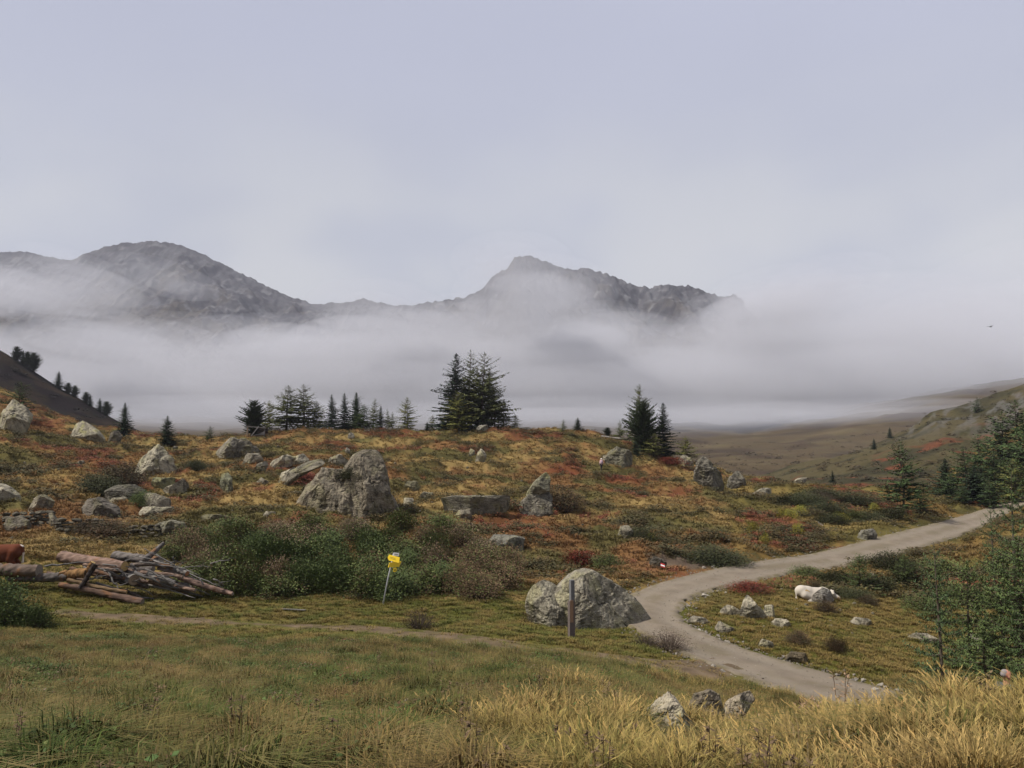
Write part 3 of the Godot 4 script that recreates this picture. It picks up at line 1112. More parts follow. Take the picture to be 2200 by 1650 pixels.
	var dark := func(x: float, y: float, z: float, t: float) -> Color:
		return Color(0.018, 0.015, 0.012).lerp(Color(0.036, 0.026, 0.018), smoothstep(-0.1, 0.5, ridge_noise.get_noise_2d(x * 9.0, z * 9.0)))
	slope("hillside_left", [-420, 560, -100, 690, 0, 752, 60, 788, 130, 833, 190, 868, 250, 903, 330, 940, 460, 985], 300.0, 110.0, 4.0, 150, 80, 2.5, dark, mats.hill, 1.0)
	var right := func(x: float, y: float, z: float, t: float) -> Color:
		var n := ridge_noise.get_noise_2d(x * 7.0, z * 7.0)
		var c := Color(0.070, 0.058, 0.030).lerp(Color(0.040, 0.037, 0.020), smoothstep(-0.15, 0.3, n))
		c = c.lerp(Color(0.12, 0.045, 0.025), smoothstep(0.25, 0.4, redn.get_noise_2d(x, z)) * smoothstep(0.3, 0.6, t))
		var slab := smoothstep(0.02, 0.16, ridge_noise.get_noise_2d(x * 40.0 + z * 24.0, z * 9.0 + 90.0) + 0.30 * exp(-pow((t - 0.36) / 0.2, 2.0)) - 0.14) * smoothstep(108.0, 140.0, x) * smoothstep(0.7, 0.5, t)
		return c.lerp(Color(0.105, 0.098, 0.088), slab * 0.7)
	slope("hillside_right", [1560, 1060, 1700, 1012, 1780, 992, 1850, 965, 1900, 945, 1950, 925, 2000, 887, 2050, 876, 2100, 860, 2150, 841, 2200, 823, 2300, 795, 2500, 730], 270.0, 150.0, 2.5, 170, 110, 5.0, right, mats.hill, 0.95)

func air() -> void:
	# the bank of low cloud across the valley: long shallow layers
	rng.seed = 404
	for row in [[792, 9], [832, 10], [868, 10]]:
		for k in row[1]:
			mist(lerpf(-350, 2550, (k + rng.randf_range(0.2, 0.8)) / row[1]), row[0] + rng.randf_range(-12, 12), rng.randf_range(950, 1200), rng.randf_range(450, 700), rng.randf_range(58, 96), rng.randf_range(650, 900), 0.00078)
	# its ragged base over the valley floor, thinner and thinner
	rng.seed = 405
	for k in 16:
		mist(lerpf(1150, 2300, (k + rng.randf()) / 16.0), rng.randf_range(888, 924), rng.randf_range(720, 1000), rng.randf_range(260, 560), rng.randf_range(16, 40), rng.randf_range(350, 600), 0.0011)
	for k in 6:
		mist(lerpf(150, 1150, (k + rng.randf()) / 6.0), rng.randf_range(880, 905), rng.randf_range(700, 950), rng.randf_range(260, 500), rng.randf_range(18, 36), rng.randf_range(300, 550), 0.0010)
	# higher fog to the right, where the ridge is lost
	rng.seed = 406
	for k in 14:
		mist(lerpf(1660, 2500, (k + rng.randf()) / 14.0), rng.randf_range(610, 830), rng.randf_range(1000, 1400), rng.randf_range(220, 480), rng.randf_range(90, 190), rng.randf_range(450, 800), 0.0008)
	# torn billows in front of the mountains: where they hang, how far they spread, how many
	var key := 500
	for e in [[40, 690, 130, 46, 7], [150, 650, 60, 36, 3], [330, 752, 120, 18, 4], [300, 600, 100, 20, 2], [560, 768, 150, 12, 4], [890, 700, 70, 28, 5], [1000, 730, 100, 34, 7], [1120, 670, 50, 34, 5], [1210, 712, 60, 28, 4], [1300, 715, 50, 18, 3], [1330, 775, 90, 14, 3], [1625, 665, 26, 30, 4], [1640, 730, 26, 36, 5], [1620, 800, 40, 20, 4], [1740, 660, 60, 46, 3], [800, 768, 120, 12, 3], [1450, 795, 60, 12, 3], [1150, 570, 40, 12, 1]]:
		key += 1
		rng.seed = key
		for j in e[4]:
			var w := rng.randf_range(80, 200)
			var u: float = e[0] + rng.randf_range(-1.5, 1.5) * e[2]
			var v: float = e[1] + rng.randf_range(-1.5, 1.5) * e[3]
			var dd := rng.randf_range(1050, 1300)
			var flat := rng.randf_range(0.3, 0.55)
			for q in 2:      # thinner towards its rim
				mist(u + q * rng.randf_range(-10, 10), v + q * rng.randf_range(-4, 4), dd, w * 1.25 * (1.0 - 0.42 * q), w * flat * (1.0 - 0.42 * q), 300.0 * (1.0 - 0.3 * q), 0.0013)

# ---------------------------------------------------------------- stones
const PALE := Color(0.39, 0.37, 0.325)
const GREY := Color(0.30, 0.28, 0.245)
const DIM := Color(0.19, 0.175, 0.155)
func stones() -> void:
	var knoll := "rocks scattered over the knoll"
	# the great boulder below the knoll
	var big_d := hit(745, 1100, 40.0)
	var o := rock("great_boulder", "huge grey boulder with a leaning tower and a bush growing on its shoulder", [622, 1112, 634, 1084, 652, 1062, 690, 1030, 714, 1003, 736, 1006, 754, 1004, 770, 978, 790, 966, 812, 966, 822, 985, 830, 1010, 838, 1045, 860, 1080, 866, 1112], 5.0, Color(0.26, 0.235, 0.205), 56, 0.3, big_d, "", 0.9)
	var w := rock("slab", "", [742, 1112, 744, 1060, 754, 1012, 768, 980, 790, 966, 812, 967, 822, 985, 830, 1010, 838, 1045, 852, 1080, 856, 1112], 4.0, Color(0.25, 0.225, 0.195), 44, 0.25, big_d - 0.9, "", 0.9)
	into(w, o, "tower")
	# the boulder at the bend of the road
	var d := hit(1270, 1352, 24.0)
	o = rock("roadside_boulder", "large lichen-covered boulder at the bend of the gravel road behind a wooden post", [1160, 1352, 1170, 1290, 1205, 1248, 1232, 1230, 1252, 1225, 1276, 1234, 1310, 1255, 1345, 1274, 1376, 1312, 1406, 1338, 1418, 1370, 1370, 1376, 1330, 1366, 1250, 1360], 3.2, Color(0.30, 0.285, 0.255), 56, 0.4, d, "", 0.8)
	w = rock("block", "", [1128, 1300, 1134, 1275, 1148, 1258, 1170, 1250, 1192, 1256, 1214, 1276, 1226, 1300, 1224, 1345, 1160, 1342, 1134, 1328], 2.2, Color(0.31, 0.295, 0.26), 38, 0.45, d - 0.5, "", 0.7)
	into(w, o, "block")
	# three stones in the tall grass close by
	var fg := "stones in the tall foreground grass"
	rock("stone", "pale pointed stone standing in the golden foreground grass", [1378, 1600, 1390, 1535, 1418, 1514, 1438, 1494, 1458, 1510, 1484, 1548, 1502, 1590, 1480, 1640, 1395, 1640], 0.8, Color(0.36, 0.33, 0.285), 32, 0.4, 8.9, fg)
	rock("stone", "rounded brownish stone behind the pale pointed stone in foreground grass", [1474, 1530, 1492, 1493, 1525, 1482, 1550, 1495, 1558, 1530, 1545, 1570, 1490, 1570], 0.6, Color(0.28, 0.245, 0.205), 24, 0.4, 0.0, fg)
	rock("stone", "low sloping stone at the end of the foreground row of three", [1548, 1575, 1558, 1515, 1590, 1500, 1622, 1490, 1627, 1515, 1592, 1540, 1576, 1585], 0.5, Color(0.30, 0.265, 0.225), 24, 0.4, 0.0, fg)
	# left part of the meadow
	rock("rock", "tall pale rock peak with a dark right flank below the dark hillside", [-12, 915, 0, 882, 25, 856, 45, 866, 60, 890, 72, 918, 66, 930, 30, 930, -8, 926], 3.5, PALE, 24, 0.4, 0.0)
	rock("rock", "pale tilted wedge of rock with yellow lichen below the dark hillside", [151, 938, 158, 908, 172, 901, 200, 917, 226, 938, 228, 950, 190, 948, 160, 946], 2.5, PALE, 22, 0.8)
	rock("rock", "small dark rock at the tip of the lichen-yellow wedge", [229, 950, 236, 931, 253, 924, 263, 934, 255, 950, 240, 953], 1.5, DIM, 16)
	rock("rock", "upright grey rock with a dark notched crown in the ochre grass", [289, 1016, 299, 985, 314, 965, 330, 953, 353, 956, 356, 972, 376, 996, 381, 1016, 362, 1026, 318, 1022], 3.0, PALE, 26, 0.35)
	rock("rock", "greenish flat slab leaning below the upright notched rock", [322, 1042, 328, 1025, 376, 1026, 374, 1046, 350, 1055], 1.6, Color(0.24, 0.25, 0.17), 18, 0.8)
	rock("rock", "sharp-edged pale block with a dark side face below the upright rock", [344, 1052, 372, 1040, 397, 1027, 403, 1050, 388, 1070, 362, 1068], 1.8, PALE, 20, 0.3)
	rock("rock", "smooth dark boulder half hidden under a brown bush", [222, 1072, 236, 1050, 258, 1042, 298, 1040, 312, 1062, 285, 1076], 2.0, Color(0.16, 0.155, 0.145), 20, 0.2)
	rock("rock", "small rounded light stone lying under the smooth dark boulder", [230, 1078, 244, 1069, 265, 1067, 273, 1073, 256, 1082], 0.9, PALE, 14, 0.2)
	rock("rock", "long grey wedge rock with a red shrub along its upper edge", [298, 1080, 304, 1057, 330, 1060, 366, 1073, 364, 1088, 320, 1092], 1.6, GREY, 20, 0.3)
	rock("rock", "thin whitish slab with a red patch at one end", [295, 1098, 300, 1088, 368, 1089, 373, 1102, 352, 1110, 320, 1106], 1.2, PALE, 16, 0.2)
	rock("rock", "broad smooth boulder at the end of the dry stone wall", [320, 1142, 338, 1123, 368, 1116, 394, 1123, 407, 1142, 392, 1156, 340, 1155], 1.8, Color(0.22, 0.215, 0.185), 24, 0.4)
	rock("rock", "sloping pale slab with a black top edge above the dry stone wall", [-22, 1088, -8, 1038, 10, 1046, 38, 1070, 40, 1084, 10, 1090], 2.4, PALE, 20, 0.4)
	rock("rock", "cracked low outcrop above the dry stone wall", [58, 1092, 72, 1070, 94, 1061, 114, 1078, 104, 1097, 74, 1101], 1.8, GREY, 20, 0.5)
	rock("rock", "broad rough pinkish grey outcrop rising over the wall", [166, 1098, 176, 1072, 204, 1067, 228, 1080, 256, 1098, 266, 1116, 216, 1116, 180, 1112], 2.6, Color(0.17, 0.155, 0.145), 26, 0.3, 0.0, "", 1.2)
	rock("rock", "tilted grey wall slab sticking out of the grass", [100, 1104, 108, 1100, 134, 1132, 128, 1142, 120, 1140], 0.7, GREY, 14)
	rock("rock", "dark rounded rock at the foot of the stone wall", [2, 1140, 10, 1115, 36, 1108, 60, 1118, 64, 1138, 30, 1146], 1.6, DIM, 18)
	# middle of the knoll
	var heap := "layered rocks below the crest of the knoll"
	rock("rock", "stack of layered pale rock slabs below the ruined hut", [456, 970, 464, 944, 486, 937, 520, 942, 548, 955, 568, 972, 560, 986, 520, 990, 480, 982], 3.5, Color(0.25, 0.235, 0.215), 26, 0.5, 0.0, heap, 1.6)
	rock("rock", "rounded block leaning at the foot of the layered slabs", [519, 992, 528, 973, 556, 973, 566, 988, 545, 996], 1.8, GREY, 16, 0.4, 0.0, heap)
	rock("rock", "small egg-shaped boulder next to the smooth dome slab", [545, 1012, 552, 996, 568, 990, 576, 1002, 564, 1017], 1.2, GREY, 16, 0.3, 0.0, heap)
	rock("rock", "smooth pale dome slab with red shrubs at its foot", [571, 1008, 586, 987, 616, 976, 636, 981, 632, 998, 602, 1010], 2.4, PALE, 22, 0.6, 0.0, heap)
	rock("rock", "angular pale block beside the smooth dome slab", [630, 996, 634, 980, 650, 974, 664, 987, 660, 999], 1.8, PALE, 18, 0.4, 0.0, heap)
	rock("rock", "narrow pointed slab lying over a dark gap", [596, 1034, 604, 1015, 631, 1003, 636, 1011, 616, 1024], 1.0, PALE, 16, 0.6, 0.0, heap)
	rock("rock", "long pale ramp slab rising toward the great boulder", [588, 1046, 606, 1028, 640, 1005, 678, 985, 698, 989, 690, 1003, 650, 1024, 620, 1042], 1.8, Color(0.25, 0.235, 0.21), 22, 0.5, 0.0, heap)
	rock("rock", "split striped block with red shrubs just behind the great boulder", [698, 1004, 708, 982, 728, 974, 750, 984, 746, 1004], 1.8, PALE, 18, 0.5, 0.0, heap, 1.5)
	rock("rock", "slim upright stone with a dark cleft in the red-speckled grass", [471, 1045, 474, 1020, 488, 1015, 498, 1026, 500, 1050, 490, 1065], 1.0, Color(0.25, 0.26, 0.2), 18, 0.7)
	rock("rock", "low triangular stone below the long ramp slab", [549, 1040, 562, 1026, 578, 1034, 576, 1044], 0.9, GREY, 14)
	rock("rock", "flat dark stone trio in the grass above the leafy thicket", [418, 1115, 430, 1106, 468, 1104, 492, 1112, 470, 1121], 1.0, DIM, 16)
	rock("rock", "squat grey stone at the upper edge of the leafy thicket", [560, 1112, 566, 1098, 592, 1100, 590, 1114], 0.9, GREY, 14)
	rock("rock", "lichen-yellow rounded rock beside the great boulder's dark flank", [864, 1054, 874, 1034, 894, 1033, 903, 1048, 890, 1060], 1.4, Color(0.24, 0.23, 0.17), 18, 0.7)
	rock("rock", "small angular rock between the great boulder and the long flat block", [899, 1073, 912, 1056, 932, 1058, 932, 1074], 1.1, GREY, 16)
	rock("rock", "cube-like pale stone at the foot of the great boulder's dark flank", [865, 1088, 867, 1069, 889, 1070, 887, 1087], 0.8, PALE, 14, 0.2)
	rock("rock", "long flat grey block like a bench on the slope", [946, 1100, 949, 1074, 984, 1066, 1058, 1066, 1091, 1064, 1097, 1084, 1090, 1099, 1030, 1102, 975, 1112], 2.2, Color(0.215, 0.205, 0.18), 26, 0.5, 0.0, "", 0.7)
	rock("rock", "low rough stone in front of the long flat block", [972, 1116, 984, 1096, 1008, 1094, 1014, 1114], 1.0, GREY, 16)
	var base := rock("rock", "rough rock heap carrying a sharp pointed cap stone", [1098, 1110, 1114, 1082, 1140, 1058, 1176, 1050, 1190, 1070, 1188, 1100, 1150, 1108], 2.6, Color(0.19, 0.18, 0.165), 26, 0.4, 0.0, "", 1.2)
	w = rock("cap", "", [1128, 1060, 1148, 1036, 1174, 1013, 1184, 1025, 1182, 1050, 1152, 1060], 2.0, Color(0.24, 0.235, 0.19), 20, 0.7, hit(1144, 1106, 40.0) + 0.3)
	into(w, base, "cap_stone")
	rock("rock", "split grey block with a dark triangular hollow behind the thicket", [1048, 1168, 1058, 1148, 1108, 1150, 1128, 1155, 1124, 1186, 1100, 1186, 1068, 1178], 1.8, Color(0.2, 0.2, 0.19), 20, 0.2, 0.0, "", 0.7)
	rock("rock", "flat chip of stone lying below the split grey block", [1098, 1190, 1108, 1183, 1126, 1196, 1118, 1200], 0.5, GREY, 12)
	rock("rock", "rounded grey rock beside a dark bush in the grassy hollow", [1327, 1150, 1334, 1130, 1352, 1128, 1362, 1145, 1356, 1158, 1336, 1158], 1.2, GREY, 18)
	var mark := rock("rock", "dark slanting rock with a red and white trail mark beside the road", [1394, 1212, 1402, 1195, 1424, 1202, 1434, 1212, 1433, 1224, 1412, 1224], 1.0, Color(0.15, 0.14, 0.13), 18, 0.2)
	for k in 3:
		var s := Shape.new()
		var q := hit(1414, 1223, 30.0) - 0.30
		s.box(at(1424.0, 1212.0 + 2.9 * k, q) - mark.position, Vector3(0.11, -0.035, 0.06), Vector3(0.010, 0.034, 0.0), Vector3(0.0, 0.0, 0.05), Color.WHITE)
		piece("paint_stripe", s.mesh(true), mats.white if k == 1 else mats.red_paint, mark)
	# right shoulder of the knoll
	rock("rock", "jagged dark-streaked rock tower on the right shoulder of the knoll", [1488, 1026, 1494, 996, 1514, 977, 1530, 990, 1552, 1018, 1560, 1048, 1530, 1050, 1504, 1040], 3.0, Color(0.21, 0.2, 0.185), 26, 0.4, 0.0, "", 1.5)
	rock("rock", "fluted grey rock fin beside the jagged tower", [1558, 1050, 1566, 1024, 1588, 1008, 1600, 1028, 1609, 1052], 2.2, Color(0.2, 0.19, 0.175), 22, 0.2, 0.0, "", 1.6)
	rock("rock", "bushy broken rock between the red patch and the jagged tower", [1456, 992, 1466, 976, 1484, 980, 1492, 1000, 1470, 1004], 2.0, GREY, 18, 0.6, 0.0, "", 1.4)
	rock("rock", "grooved rock knob at the foot of the stone pine", [1297, 994, 1306, 972, 1324, 959, 1346, 965, 1361, 978, 1360, 1000, 1330, 1004], 3.0, Color(0.2, 0.195, 0.165), 24, 0.5, 0.0, "", 1.5)
	rock("rock", "small square stone at the edge of the grooved rock knob", [1294, 990, 1296, 978, 1308, 979, 1308, 992], 0.9, PALE, 12, 0.2)
	rock("rock", "small leaning pair of pale stones in the heath under the spruces", [1020, 992, 1026, 972, 1036, 963, 1046, 980, 1040, 994], 1.4, PALE, 16, 0.4, 0.0, "", 1.5)
	rock("rock", "single pale pointed stone beside the leaning pair", [1006, 980, 1010, 963, 1020, 968, 1021, 981], 0.8, PALE, 12)
	rock("rock", "bright white stone on the red crest of the knoll", [746, 944, 750, 932, 758, 928, 763, 940], 0.9, Color(0.42, 0.4, 0.37), 14, 0.0)
	rock("rock", "small white stone in the grass above the great boulder", [740, 972, 745, 960, 752, 966, 752, 974], 0.7, Color(0.4, 0.38, 0.35), 12, 0.0)
	rock("rock", "pale flat rocks under the tall conifers on the crest", [1022, 922, 1030, 914, 1046, 912, 1050, 921, 1038, 925], 1.5, Color(0.36, 0.35, 0.32), 14, 0.0, 128.0)
	rock("rock", "low whitish ledge where the knoll meets the far valley", [1616, 1060, 1636, 1048, 1660, 1048, 1660, 1060, 1640, 1064], 1.5, PALE, 14)
	rock("rock", "thin pale ledge on the heathery hump beyond the road", [1706, 1036, 1716, 1026, 1734, 1026, 1730, 1036], 1.2, PALE, 14)
	rock("rock", "grey block in the bushes at the upper edge of the road", [1842, 1158, 1854, 1139, 1880, 1136, 1888, 1154, 1868, 1162], 1.4, Color(0.22, 0.215, 0.205), 18, 0.2)
	# right of the road
	var low := "rocks in the grass below the road"
	rock("rock", "sharp pale pyramid rock in the grass below the road", [1588, 1326, 1600, 1296, 1612, 1279, 1632, 1302, 1656, 1326, 1640, 1336, 1610, 1332], 1.1, PALE, 20, 0.3, 0.0, low)
	rock("rock", "square pale stone right behind the pyramid rock", [1640, 1322, 1646, 1302, 1663, 1299, 1666, 1326, 1650, 1330], 0.8, PALE, 16, 0.3, 0.0, low)
	rock("rock", "flat light slab at the foot of the pyramid rock", [1654, 1344, 1668, 1329, 1690, 1330, 1702, 1344, 1684, 1350], 0.8, PALE, 16, 0.3, 0.0, low)
	rock("rock", "long rough slab pointing at the pyramid rock", [1546, 1318, 1562, 1299, 1580, 1306, 1597, 1318, 1590, 1326, 1568, 1322], 0.8, GREY, 16, 0.3, 0.0, low)
	rock("rock", "half-buried long stone bordering the bend of the road", [1536, 1352, 1546, 1336, 1578, 1352, 1580, 1364, 1560, 1364], 0.7, GREY, 16, 0.4, 0.0, low)
	rock("rock", "low rounded kerb-like stone on the inside of the bend", [1474, 1334, 1484, 1323, 1530, 1332, 1530, 1342, 1496, 1341], 0.6, GREY, 14, 0.4, 0.0, low)
	rock("rock", "small oval stone alone in the grass below the road", [1628, 1390, 1640, 1373, 1662, 1380, 1664, 1392, 1645, 1395], 0.6, GREY, 14, 0.3, 0.0, low)
	rock("rock", "brownish half-sunk stone at the near edge of the road", [1686, 1420, 1698, 1401, 1732, 1404, 1740, 1420, 1712, 1428], 0.7, Color(0.18, 0.15, 0.11), 16, 0.3, 0.0, low)
	rock("rock", "pale flat slab in the grass under the big larch", [2076, 1372, 2088, 1360, 2120, 1366, 2160, 1388, 2158, 1402, 2118, 1396], 0.9, Color(0.27, 0.27, 0.25), 18, 0.3, 0.0, low)
	rock("rock", "broken grey stone slab behind the young larch", [1950, 1378, 1966, 1360, 1996, 1362, 2014, 1374, 1992, 1384], 0.9, GREY, 16, 0.3, 0.0, low)
	rock("rock", "low grey rock in the red heath between cow and young larch", [1826, 1338, 1838, 1326, 1868, 1330, 1876, 1342, 1850, 1348], 0.8, GREY, 16, 0.3, 0.0, low)
	var cow_d := hit(1750, 1290, 30.0)
	rock("rock", "whitish rock hiding the front of the resting white cow", [1742, 1290, 1748, 1273, 1766, 1262, 1784, 1268, 1794, 1288, 1770, 1294], 0.7, Color(0.30, 0.29, 0.29), 18, 0.0, cow_d - 0.9)
	rock("rock", "narrow grey stone standing in the green scrub above the cow", [1868, 1246, 1871, 1229, 1880, 1234, 1886, 1248], 0.5, GREY, 12, 0.2, 0.0, low)
	# loose stones, each a thing of its own, from five shapes
	var shapes := []
	for k in 5:
		rng.seed = 600 + k
		var pts := PackedVector2Array()
		for j in 7:
			pts.append(Vector2.from_angle(TAU * j / 7.0) * rng.randf_range(0.6, 1.0) * Vector2(1.0, 0.62))
		shapes.append(rock_mesh(pts, 1.4, 900 + k, 9, Color(0.25, 0.235, 0.21), 1.0, 0.3))
	rng.seed = 77
	for e in [[178, 998, 22], [245, 1003, 10], [520, 1050, 10], [640, 1062, 14], [660, 1075, 12], [905, 1100, 9], [930, 1085, 8], [1185, 1120, 10], [1005, 1010, 8], [1075, 990, 8], [850, 1000, 8], [1120, 1040, 8], [380, 965, 18], [395, 1030, 10], [430, 1060, 9], [505, 1100, 10], [60, 1000, 10], [130, 1010, 9], [120, 960, 9], [720, 1020, 10], [1410, 1090, 9], [1460, 1140, 10], [1600, 1100, 9], [1250, 1130, 8], [1560, 1165, 9], [1500, 1180, 10], [1730, 1075, 9], [980, 950, 8], [870, 965, 8], [600, 960, 9], [40, 1160, 14], [170, 1167, 16]]:
		var p := spot(e[0], e[1], 35.0)
		var s := piece("stone", shapes[rng.randi() % 5], mats.stone)
		var half: float = e[2] * -p.z / F * 0.5
		s.position = p + Vector3.UP * half * 0.2
		s.rotation = Vector3(rng.randf_range(-0.2, 0.2), rng.randf() * TAU, rng.randf_range(-0.2, 0.2))
		s.scale = Vector3.ONE * half
		tag(s, "small loose pale stone lying in the grass of the knoll", "stone", "loose stones on the knoll")
	for e in [[1720, 1300, 12], [1700, 1310, 10], [1690, 1280, 9], [1668, 1268, 10], [1640, 1262, 12], [1615, 1270, 9], [1790, 1310, 10], [1820, 1300, 14], [1815, 1360, 12], [1770, 1345, 10], [1770, 1335, 8], [1860, 1320, 14], [1900, 1372, 9], [1930, 1365, 10], [1460, 1308, 10], [1585, 1340, 9], [1630, 1345, 8], [2010, 1320, 9], [1990, 1290, 8], [1880, 1290, 10], [2090, 1420, 14], [2150, 1455, 12]]:
		var p := spot(e[0], e[1], 24.0)
		var s := piece("stone", shapes[rng.randi() % 5], mats.stone)
		var half: float = e[2] * -p.z / F * 0.5
		s.position = p + Vector3.UP * half * 0.2
		s.rotation = Vector3(rng.randf_range(-0.2, 0.2), rng.randf() * TAU, rng.randf_range(-0.2, 0.2))
		s.scale = Vector3.ONE * half
		tag(s, "small loose stone in the grass between road and larches", "stone", "loose stones below the road")
	# dry stone wall
	var wall_at := spot(160, 1142, 35.0)
	var wall := thing("dry_stone_wall", "low tumbled dry stone wall of flat grey stones above the log pile", "wall", wall_at)
	var grey_shapes := []
	for k in 5:
		rng.seed = 640 + k
		var pts := PackedVector2Array()
		for j in 8:
			pts.append(Vector2.from_angle(TAU * j / 8.0) * rng.randf_range(0.75, 1.0) * Vector2(1.0, 0.9))
		grey_shapes.append(rock_mesh(pts, 1.6, 940 + k, 8, Color(0.135, 0.125, 0.11) * (0.7 + 0.15 * k), 0.8, 0.3))
	rng.seed = 55
	for e in [[[4, 1128], [108, 1124], 5], [[118, 1140], [215, 1142], 5], [[275, 1148], [335, 1146], 4]]:
		for row in e[2]:
			var u: float = e[0][0]
			while u < e[1][0]:
				var span := rng.randf_range(11, 28)
				var v: float = lerpf(e[0][1], e[1][1], (u - e[0][0]) / (e[1][0] - e[0][0]))
				var d2: float = hit(u, v + 6.0, 35.0) + row * 0.05
				var p := at(u + span / 2.0, v + 5.0 - row * 7.2 + rng.randf_range(-1, 1), d2)
				var s := piece("stone", grey_shapes[rng.randi() % 5], mats.stone, wall)
				s.position = p - wall_at
				s.rotation = Vector3(0, rng.randf_range(-0.4, 0.4) + PI * (rng.randi() % 2), rng.randf_range(-0.12, 0.12))
				s.scale = Vector3(span * 0.58, 4.6 * rng.randf_range(0.7, 1.3), 10.0) * d2 / F
				u += span * rng.randf_range(0.85, 1.3)
func into(o: MeshInstance3D, parent: Node3D, called: String) -> void:
	for k in ["label", "category"]:
		o.remove_meta(k)
	var p := o.position - parent.position
	remove_child(o)
	o.name = called
	parent.add_child(o, true)
	o.position = p

# ---------------------------------------------------------------- trees
var protos := {}
func tree(kind: String, u: float, top: float, d: float, label: String, group := "", wide := 1.0, base := Vector3.INF) -> void:
	var p := on_ground(u, d) if base == Vector3.INF else base
	var tall := at(u, top, -p.z).y - p.y
	var pro: Array = protos[kind]
	var t := thing(pro[3], label, "tree", p, fmod(u * 1.7 + top, TAU), group)
	var s: float = tall / pro[2]
	piece("trunk", pro[0], mats.trunk, t)
	piece("crown", pro[1], mats.needles, t)
	if group == "conifers along the crest of the knoll":
		wide *= 1.4
	t.scale = Vector3(s * wide, s, s * wide)
func trees() -> void:
	var dark := Color(0.030, 0.042, 0.028)
	var olive := Color(0.088, 0.098, 0.036)
	for e in [["spruce_a", "spruce", 8.0, 2.2, 11, dark], ["spruce_b", "spruce", 8.0, 2.7, 12, Color(0.034, 0.050, 0.028)], ["larch_a", "larch", 9.0, 3.0, 13, olive], ["larch_b", "larch", 9.0, 3.6, 14, Color(0.075, 0.082, 0.034)], ["larch_c", "larch", 7.0, 2.6, 15, Color(0.125, 0.128, 0.038)], ["pine_a", "pine", 8.0, 2.6, 16, Color(0.042, 0.058, 0.026)], ["larch_d", "larch", 7.0, 2.7, 17, Color(0.046, 0.068, 0.026)]]:
		var m := conifer(e[1], e[2], e[3], e[4], 1.0, e[5])
		protos[e[0]] = [m[0], m[1], e[2], {"spruce": "spruce_tree", "larch": "larch_tree", "pine": "stone_pine"}[e[1]]]
	var crest := "conifers along the crest of the knoll"
	# the tall group
	tree("spruce_a", 977, 760, 137, "tall slim dark spruce at the edge of the tallest conifer group", crest, 1.05)
	tree("larch_a", 1009, 752, 139, "tallest feathery larch in the middle of the tallest conifer group", crest, 0.85)
	tree("larch_b", 1038, 758, 137, "tall broad larch with bare tip in the tallest conifer group", crest, 0.95)
	tree("larch_b", 1022, 792, 141, "dense larch filling the back of the tallest conifer group", crest, 1.0)
	tree("larch_a", 996, 806, 141, "shorter larch wedged between spruce and tallest larch", crest, 1.0)
	tree("larch_b", 1050, 800, 141, "shorter full larch behind the broad bare-tipped one", crest, 0.95)
	tree("larch_c", 985, 842, 130, "yellow-green larch standing in front of the tallest conifer group", crest, 1.25)
	tree("larch_b", 1062, 828, 139, "half-height larch leaning out of the tallest conifer group", crest, 1.0)
	tree("larch_a", 1082, 858, 140, "small larch at the outer foot of the tallest conifer group", crest, 1.1)
	tree("larch_c", 1106, 890, 138, "low bright green larch beside the tallest conifer group", crest, 1.3)
	tree("spruce_b", 952, 896, 138, "low dark spruce at the foot of the tallest conifer group", crest, 1.0)
	# the row to the left
	tree("pine_a", 546, 860, 131, "dark ragged pine growing over the ruined hut", crest, 0.95)
	tree("larch_c", 577, 860, 140, "thin pale larch next to the ruined hut", crest, 0.9)
	tree("larch_b", 617, 828, 138, "crooked spreading larch with an open crown", crest, 1.35)
	tree("larch_b", 652, 826, 141, "full larch beside the crooked spreading one", crest, 1.15)
	tree("larch_c", 680, 862, 142, "yellowish young larch between the full larch and the dark spruces", crest, 1.0)
	tree("spruce_a", 713, 848, 138, "slender dark spruce on the crest of the knoll", crest, 0.95)
	tree("spruce_a", 740, 845, 140, "slender dark spruce on the crest of the knoll", crest, 0.9)
	tree("spruce_b", 765, 843, 142, "broader dark spruce closing the trio of spruces", crest, 0.85)
	tree("larch_d", 782, 868, 138, "low bushy larch leaning away from the spruce trio", crest, 1.4)
	tree("larch_a", 804, 855, 142, "bent larch with a drooping tip on the crest", crest, 0.95)
	tree("spruce_a", 818, 872, 143, "narrow spruce half hidden behind the bent larch", crest, 0.8)
	tree("larch_a", 833, 878, 142, "thin young larch on the crest of the knoll", crest, 0.9)
	tree("larch_a", 843, 884, 141, "thin young larch on the crest of the knoll", crest, 0.9)
	tree("larch_c", 875, 853, 139, "well-shaped light green larch standing alone on the crest", crest, 0.95)
	tree("spruce_b", 918, 906, 140, "tiny dark spruce on the crest of the knoll", crest, 1.0)
	tree("larch_c", 930, 892, 141, "small pale larch beside the tiny spruce", crest, 1.0)
	# right of the tall group
	tree("larch_a", 1210, 900, 134, "small bare-topped larch on the red crest", crest, 1.0)
	tree("spruce_b", 1241, 897, 133, "small bushy spruce on the red crest", crest, 1.2)
	tree("pine_a", 1305, 918, 131, "low round dark pine on the red crest", crest, 1.2)
	tree("larch_a", 1331, 902, 133, "thin grey larch over the pale fallen trunk", crest, 0.9)
	tree("larch_b", 1374, 826, 126, "tall larch rising behind the dark stone pine", crest, 0.75)
	tree("pine_a", 1382, 862, 119, "dense dark stone pine above the grooved rock knob", crest, 0.8)
	tree("spruce_a", 1424, 866, 121, "dark spruce on the right shoulder of the knoll", crest, 1.0)
	tree("larch_c", 1404, 930, 117, "yellow-green bushy larch between stone pine and dark spruce", crest, 1.4)
	tree("larch_c", 1472, 936, 118, "pale yellow young larch at the end of the crest", crest, 1.3)
	tree("spruce_b", 1365, 945, 114, "low green conifer at the foot of the stone pine", crest, 1.2)
